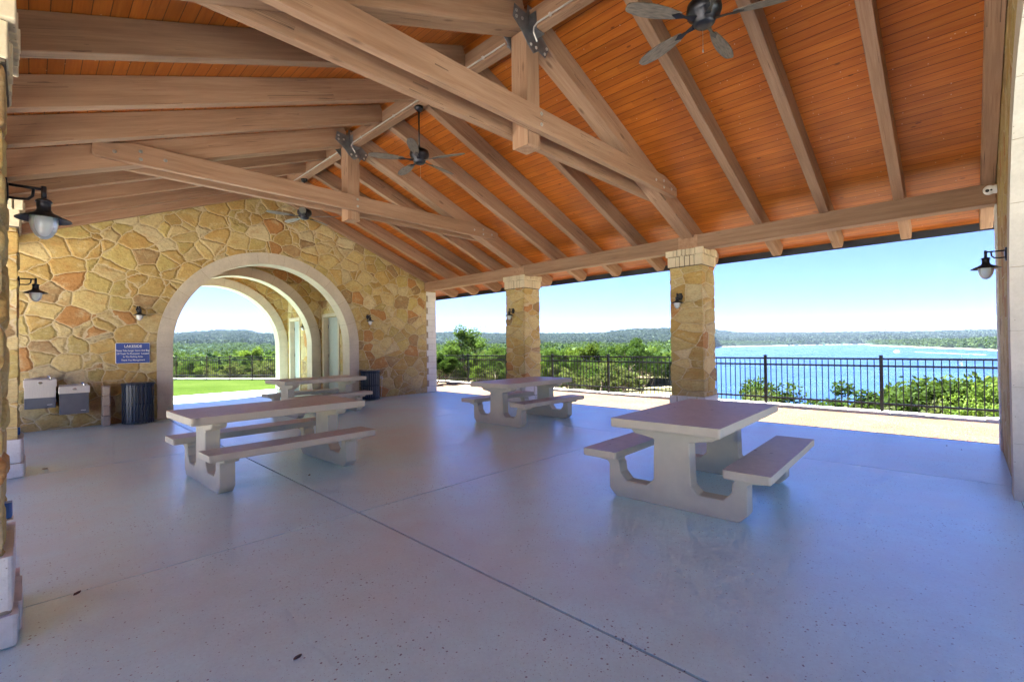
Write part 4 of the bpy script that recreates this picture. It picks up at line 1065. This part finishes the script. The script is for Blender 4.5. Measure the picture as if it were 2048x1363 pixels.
rt=thing('water_tower','small water tower on the skyline across the lake','water tower',(x,y,z)); mb=MB(); mb.tube([(x,y,z-5),(x,y,zt-9)],3,8); mb.build('stem',M['house2'],rt); mb=MB(); mb.lathe([(0,-12),(7,-10),(12,-5),(11,0),(5,3),(0,3.5)],(x,y,zt-2),14); mb.build('tank',M['house2'],rt)
# motor boat and its wake, a sail dinghy
def boat(x,y,rot,s,label):
    rt=thing('motor_boat',label,'boat',(x,y,-20)); mw=Matrix.Translation((x,y,-19.95))@Matrix.Rotation(rot,4,'Z')@Matrix.Scale(s,4)
    mb=MB(); 
    secs=[(-3,1.1,.9),(0,1.25,1.0),(2,.9,1.15),(3.4,.05,1.4)]
    vs=[];
    for X,wd,h in secs: vs+= [(X,-wd,h),(X,-wd*.7,0),(X,wd*.7,0),(X,wd,h)]
    fs=[]
    for i in range(3):
        for k in range(3): fs.append((i*4+k,(i+1)*4+k,(i+1)*4+k+1,i*4+k+1))
        fs.append((i*4+3,(i+1)*4+3,(i+1)*4,i*4))
    fs.append((0,1,2,3)); mb.add(vs,fs); o=mb.build('hull',M['white'],None); attach(o,rt,mw)
    mb=MB(); mb.prism([(-.8,1.0),(.9,1.0),(.5,1.75),(-.6,1.8)],-.8,.8,'y'); o=mb.build('cabin',M['white'],None); attach(o,rt,mw)
boat(1052,84,R_(205),2.6,'white motor boat speeding across the lake with a foaming wake')
mb=MB(); r=random.Random(4)
for k in range(60):
    t=k/59; px,py=1056+t*6,86-t*4
for (x0,y0,x1,y1,w0,w1,n) in ((1056,86,1100,66,2.5,7,26),(1100,66,900,-20,1.5,4.0,60)):
    for k in range(n):
        t=(k+r.random()*.6)/n; x=x0+(x1-x0)*t; y=y0+(y1-y0)*t; w=w0+(w1-w0)*t
        P=[(x+r.uniform(.5,1)*w*math.cos(a)*1.6,y+r.uniform(.5,1)*w*math.sin(a)) for a in np.linspace(0,6.28,7,endpoint=False)]
        if x0>1090 and r.random()<.25: continue
        mb.prism(P,-20.3,-19.93,'z')
tag(mb.build('wake_foam',simple('foam',(.6,.66,.68),.9)),'white foam wake trailing behind the motor boat','wake',kind='stuff')
rt=thing('sailboat','small white sailboat on the lake behind the right railing','sailboat',(537,1.5,-20))
mb=MB(); mb.prism([(537-3,1.2),(537+3,1.2),(537+2.6,1.9),(537-2.6,1.9)],-19.95,-19.2,'z'); mb.build('hull',M['white'],rt)
mb=MB(); mb.tube([(537,1.5,-19.2),(537,1.5,-11.5)],.1,6); mb.build('mast',M['white'],rt)
mb=MB(); mb.prism([(1.5,-18.6),(4.4,-18.6),(1.5,-12)],536.98,537.03,'x'); mb.build('sail',M['white'],rt)

HAZE=3.0e-5
if HAZE:
    mb=MB(); mb.box(-9700,9700,-9700,9700,-420,260); hz=mb.build('haze',bpy.data.materials.new('haze'))
    hm=hz.data.materials[0]; hm.use_nodes=True; nt=hm.node_tree; nt.nodes.remove(nt.nodes['Principled BSDF'])
    pv=N(nt,'VolumePrincipled'); pv.inputs['Density'].default_value=HAZE; pv.inputs['Color'].default_value=(.50,.70,1,1); L(nt,pv.outputs[0],nt.nodes['Material Output'].inputs['Volume'])
    tag(hz,'thin blue summer haze over the lake and hills','haze',kind='stuff')
# ------------------------------------------------------------------ light, sky, camera
w=bpy.data.worlds.new('World'); sc.world=w; w.use_nodes=True; nt=w.node_tree; bg=nt.nodes['Background']
sk=nt.nodes.new('ShaderNodeTexSky'); sk.sky_type='NISHITA'; sk.sun_disc=False
sd=Vector((.215,.70,1.0)).normalized(); el=math.asin(sd.z); azs_=math.atan2(sd.y,sd.x)
sk.sun_elevation=el; sk.sun_rotation=math.pi/2-azs_; sk.air_density=1.0; sk.dust_density=.1; sk.ozone_density=1.6; sk.altitude=250
tn=nt.nodes.new('ShaderNodeMix'); tn.data_type='RGBA'; tn.blend_type='MULTIPLY'; tn.inputs[0].default_value=1; tn.inputs[7].default_value=(.158,.212,.455,1); nt.links.new(sk.outputs[0],tn.inputs[6]); nt.links.new(tn.outputs[2],bg.inputs[0]); bg.inputs[1].default_value=.05
l=bpy.data.lights.new('sun','SUN'); l.energy=5.0; l.angle=R_(.53); l.color=(1,.96,.86)
o=bpy.data.objects.new('sun',l); COL.objects.link(o); o.rotation_euler=(-sd).to_track_quat('-Z','Y').to_euler(); o.location=(0,0,30)
f=933.56; X=Vector((904,-3.5,f)).normalized(); Y=Vector((-964,22.5,f)); Y=(Y-X*Y.dot(X)).normalized(); Z=X.cross(Y)
if Z.y>0: Z=-Z
Rm=Matrix((X,Y,Z)) # rows: world axes in image coords (x right, y down, z forward)
right=Rm@Vector((1,0,0)); up=Rm@Vector((0,-1,0)); back=Rm@Vector((0,0,-1))
cam=bpy.data.cameras.new('camera'); cam.sensor_width=36; cam.lens=f/2048*36; cam.clip_start=.05; cam.clip_end=20000
co=bpy.data.objects.new('camera',cam); COL.objects.link(co)
co.matrix_world=Matrix(((right.x,up.x,back.x,0),(right.y,up.y,back.y,0),(right.z,up.z,back.z,1.5),(0,0,0,1)))
sc.camera=co
vs_=sc.view_settings; vs_.view_transform='Standard'; vs_.look='None'; vs_.exposure=3.78; vs_.gamma=1
sc.cycles.use_denoising=True; sc.cycles.max_bounces=10; sc.cycles.diffuse_bounces=5; sc.cycles.use_adaptive_sampling=True; sc.cycles.adaptive_threshold=.025; sc.cycles.glossy_bounces=4; sc.cycles.transmission_bounces=4
sc.cycles.sample_clamp_indirect=8
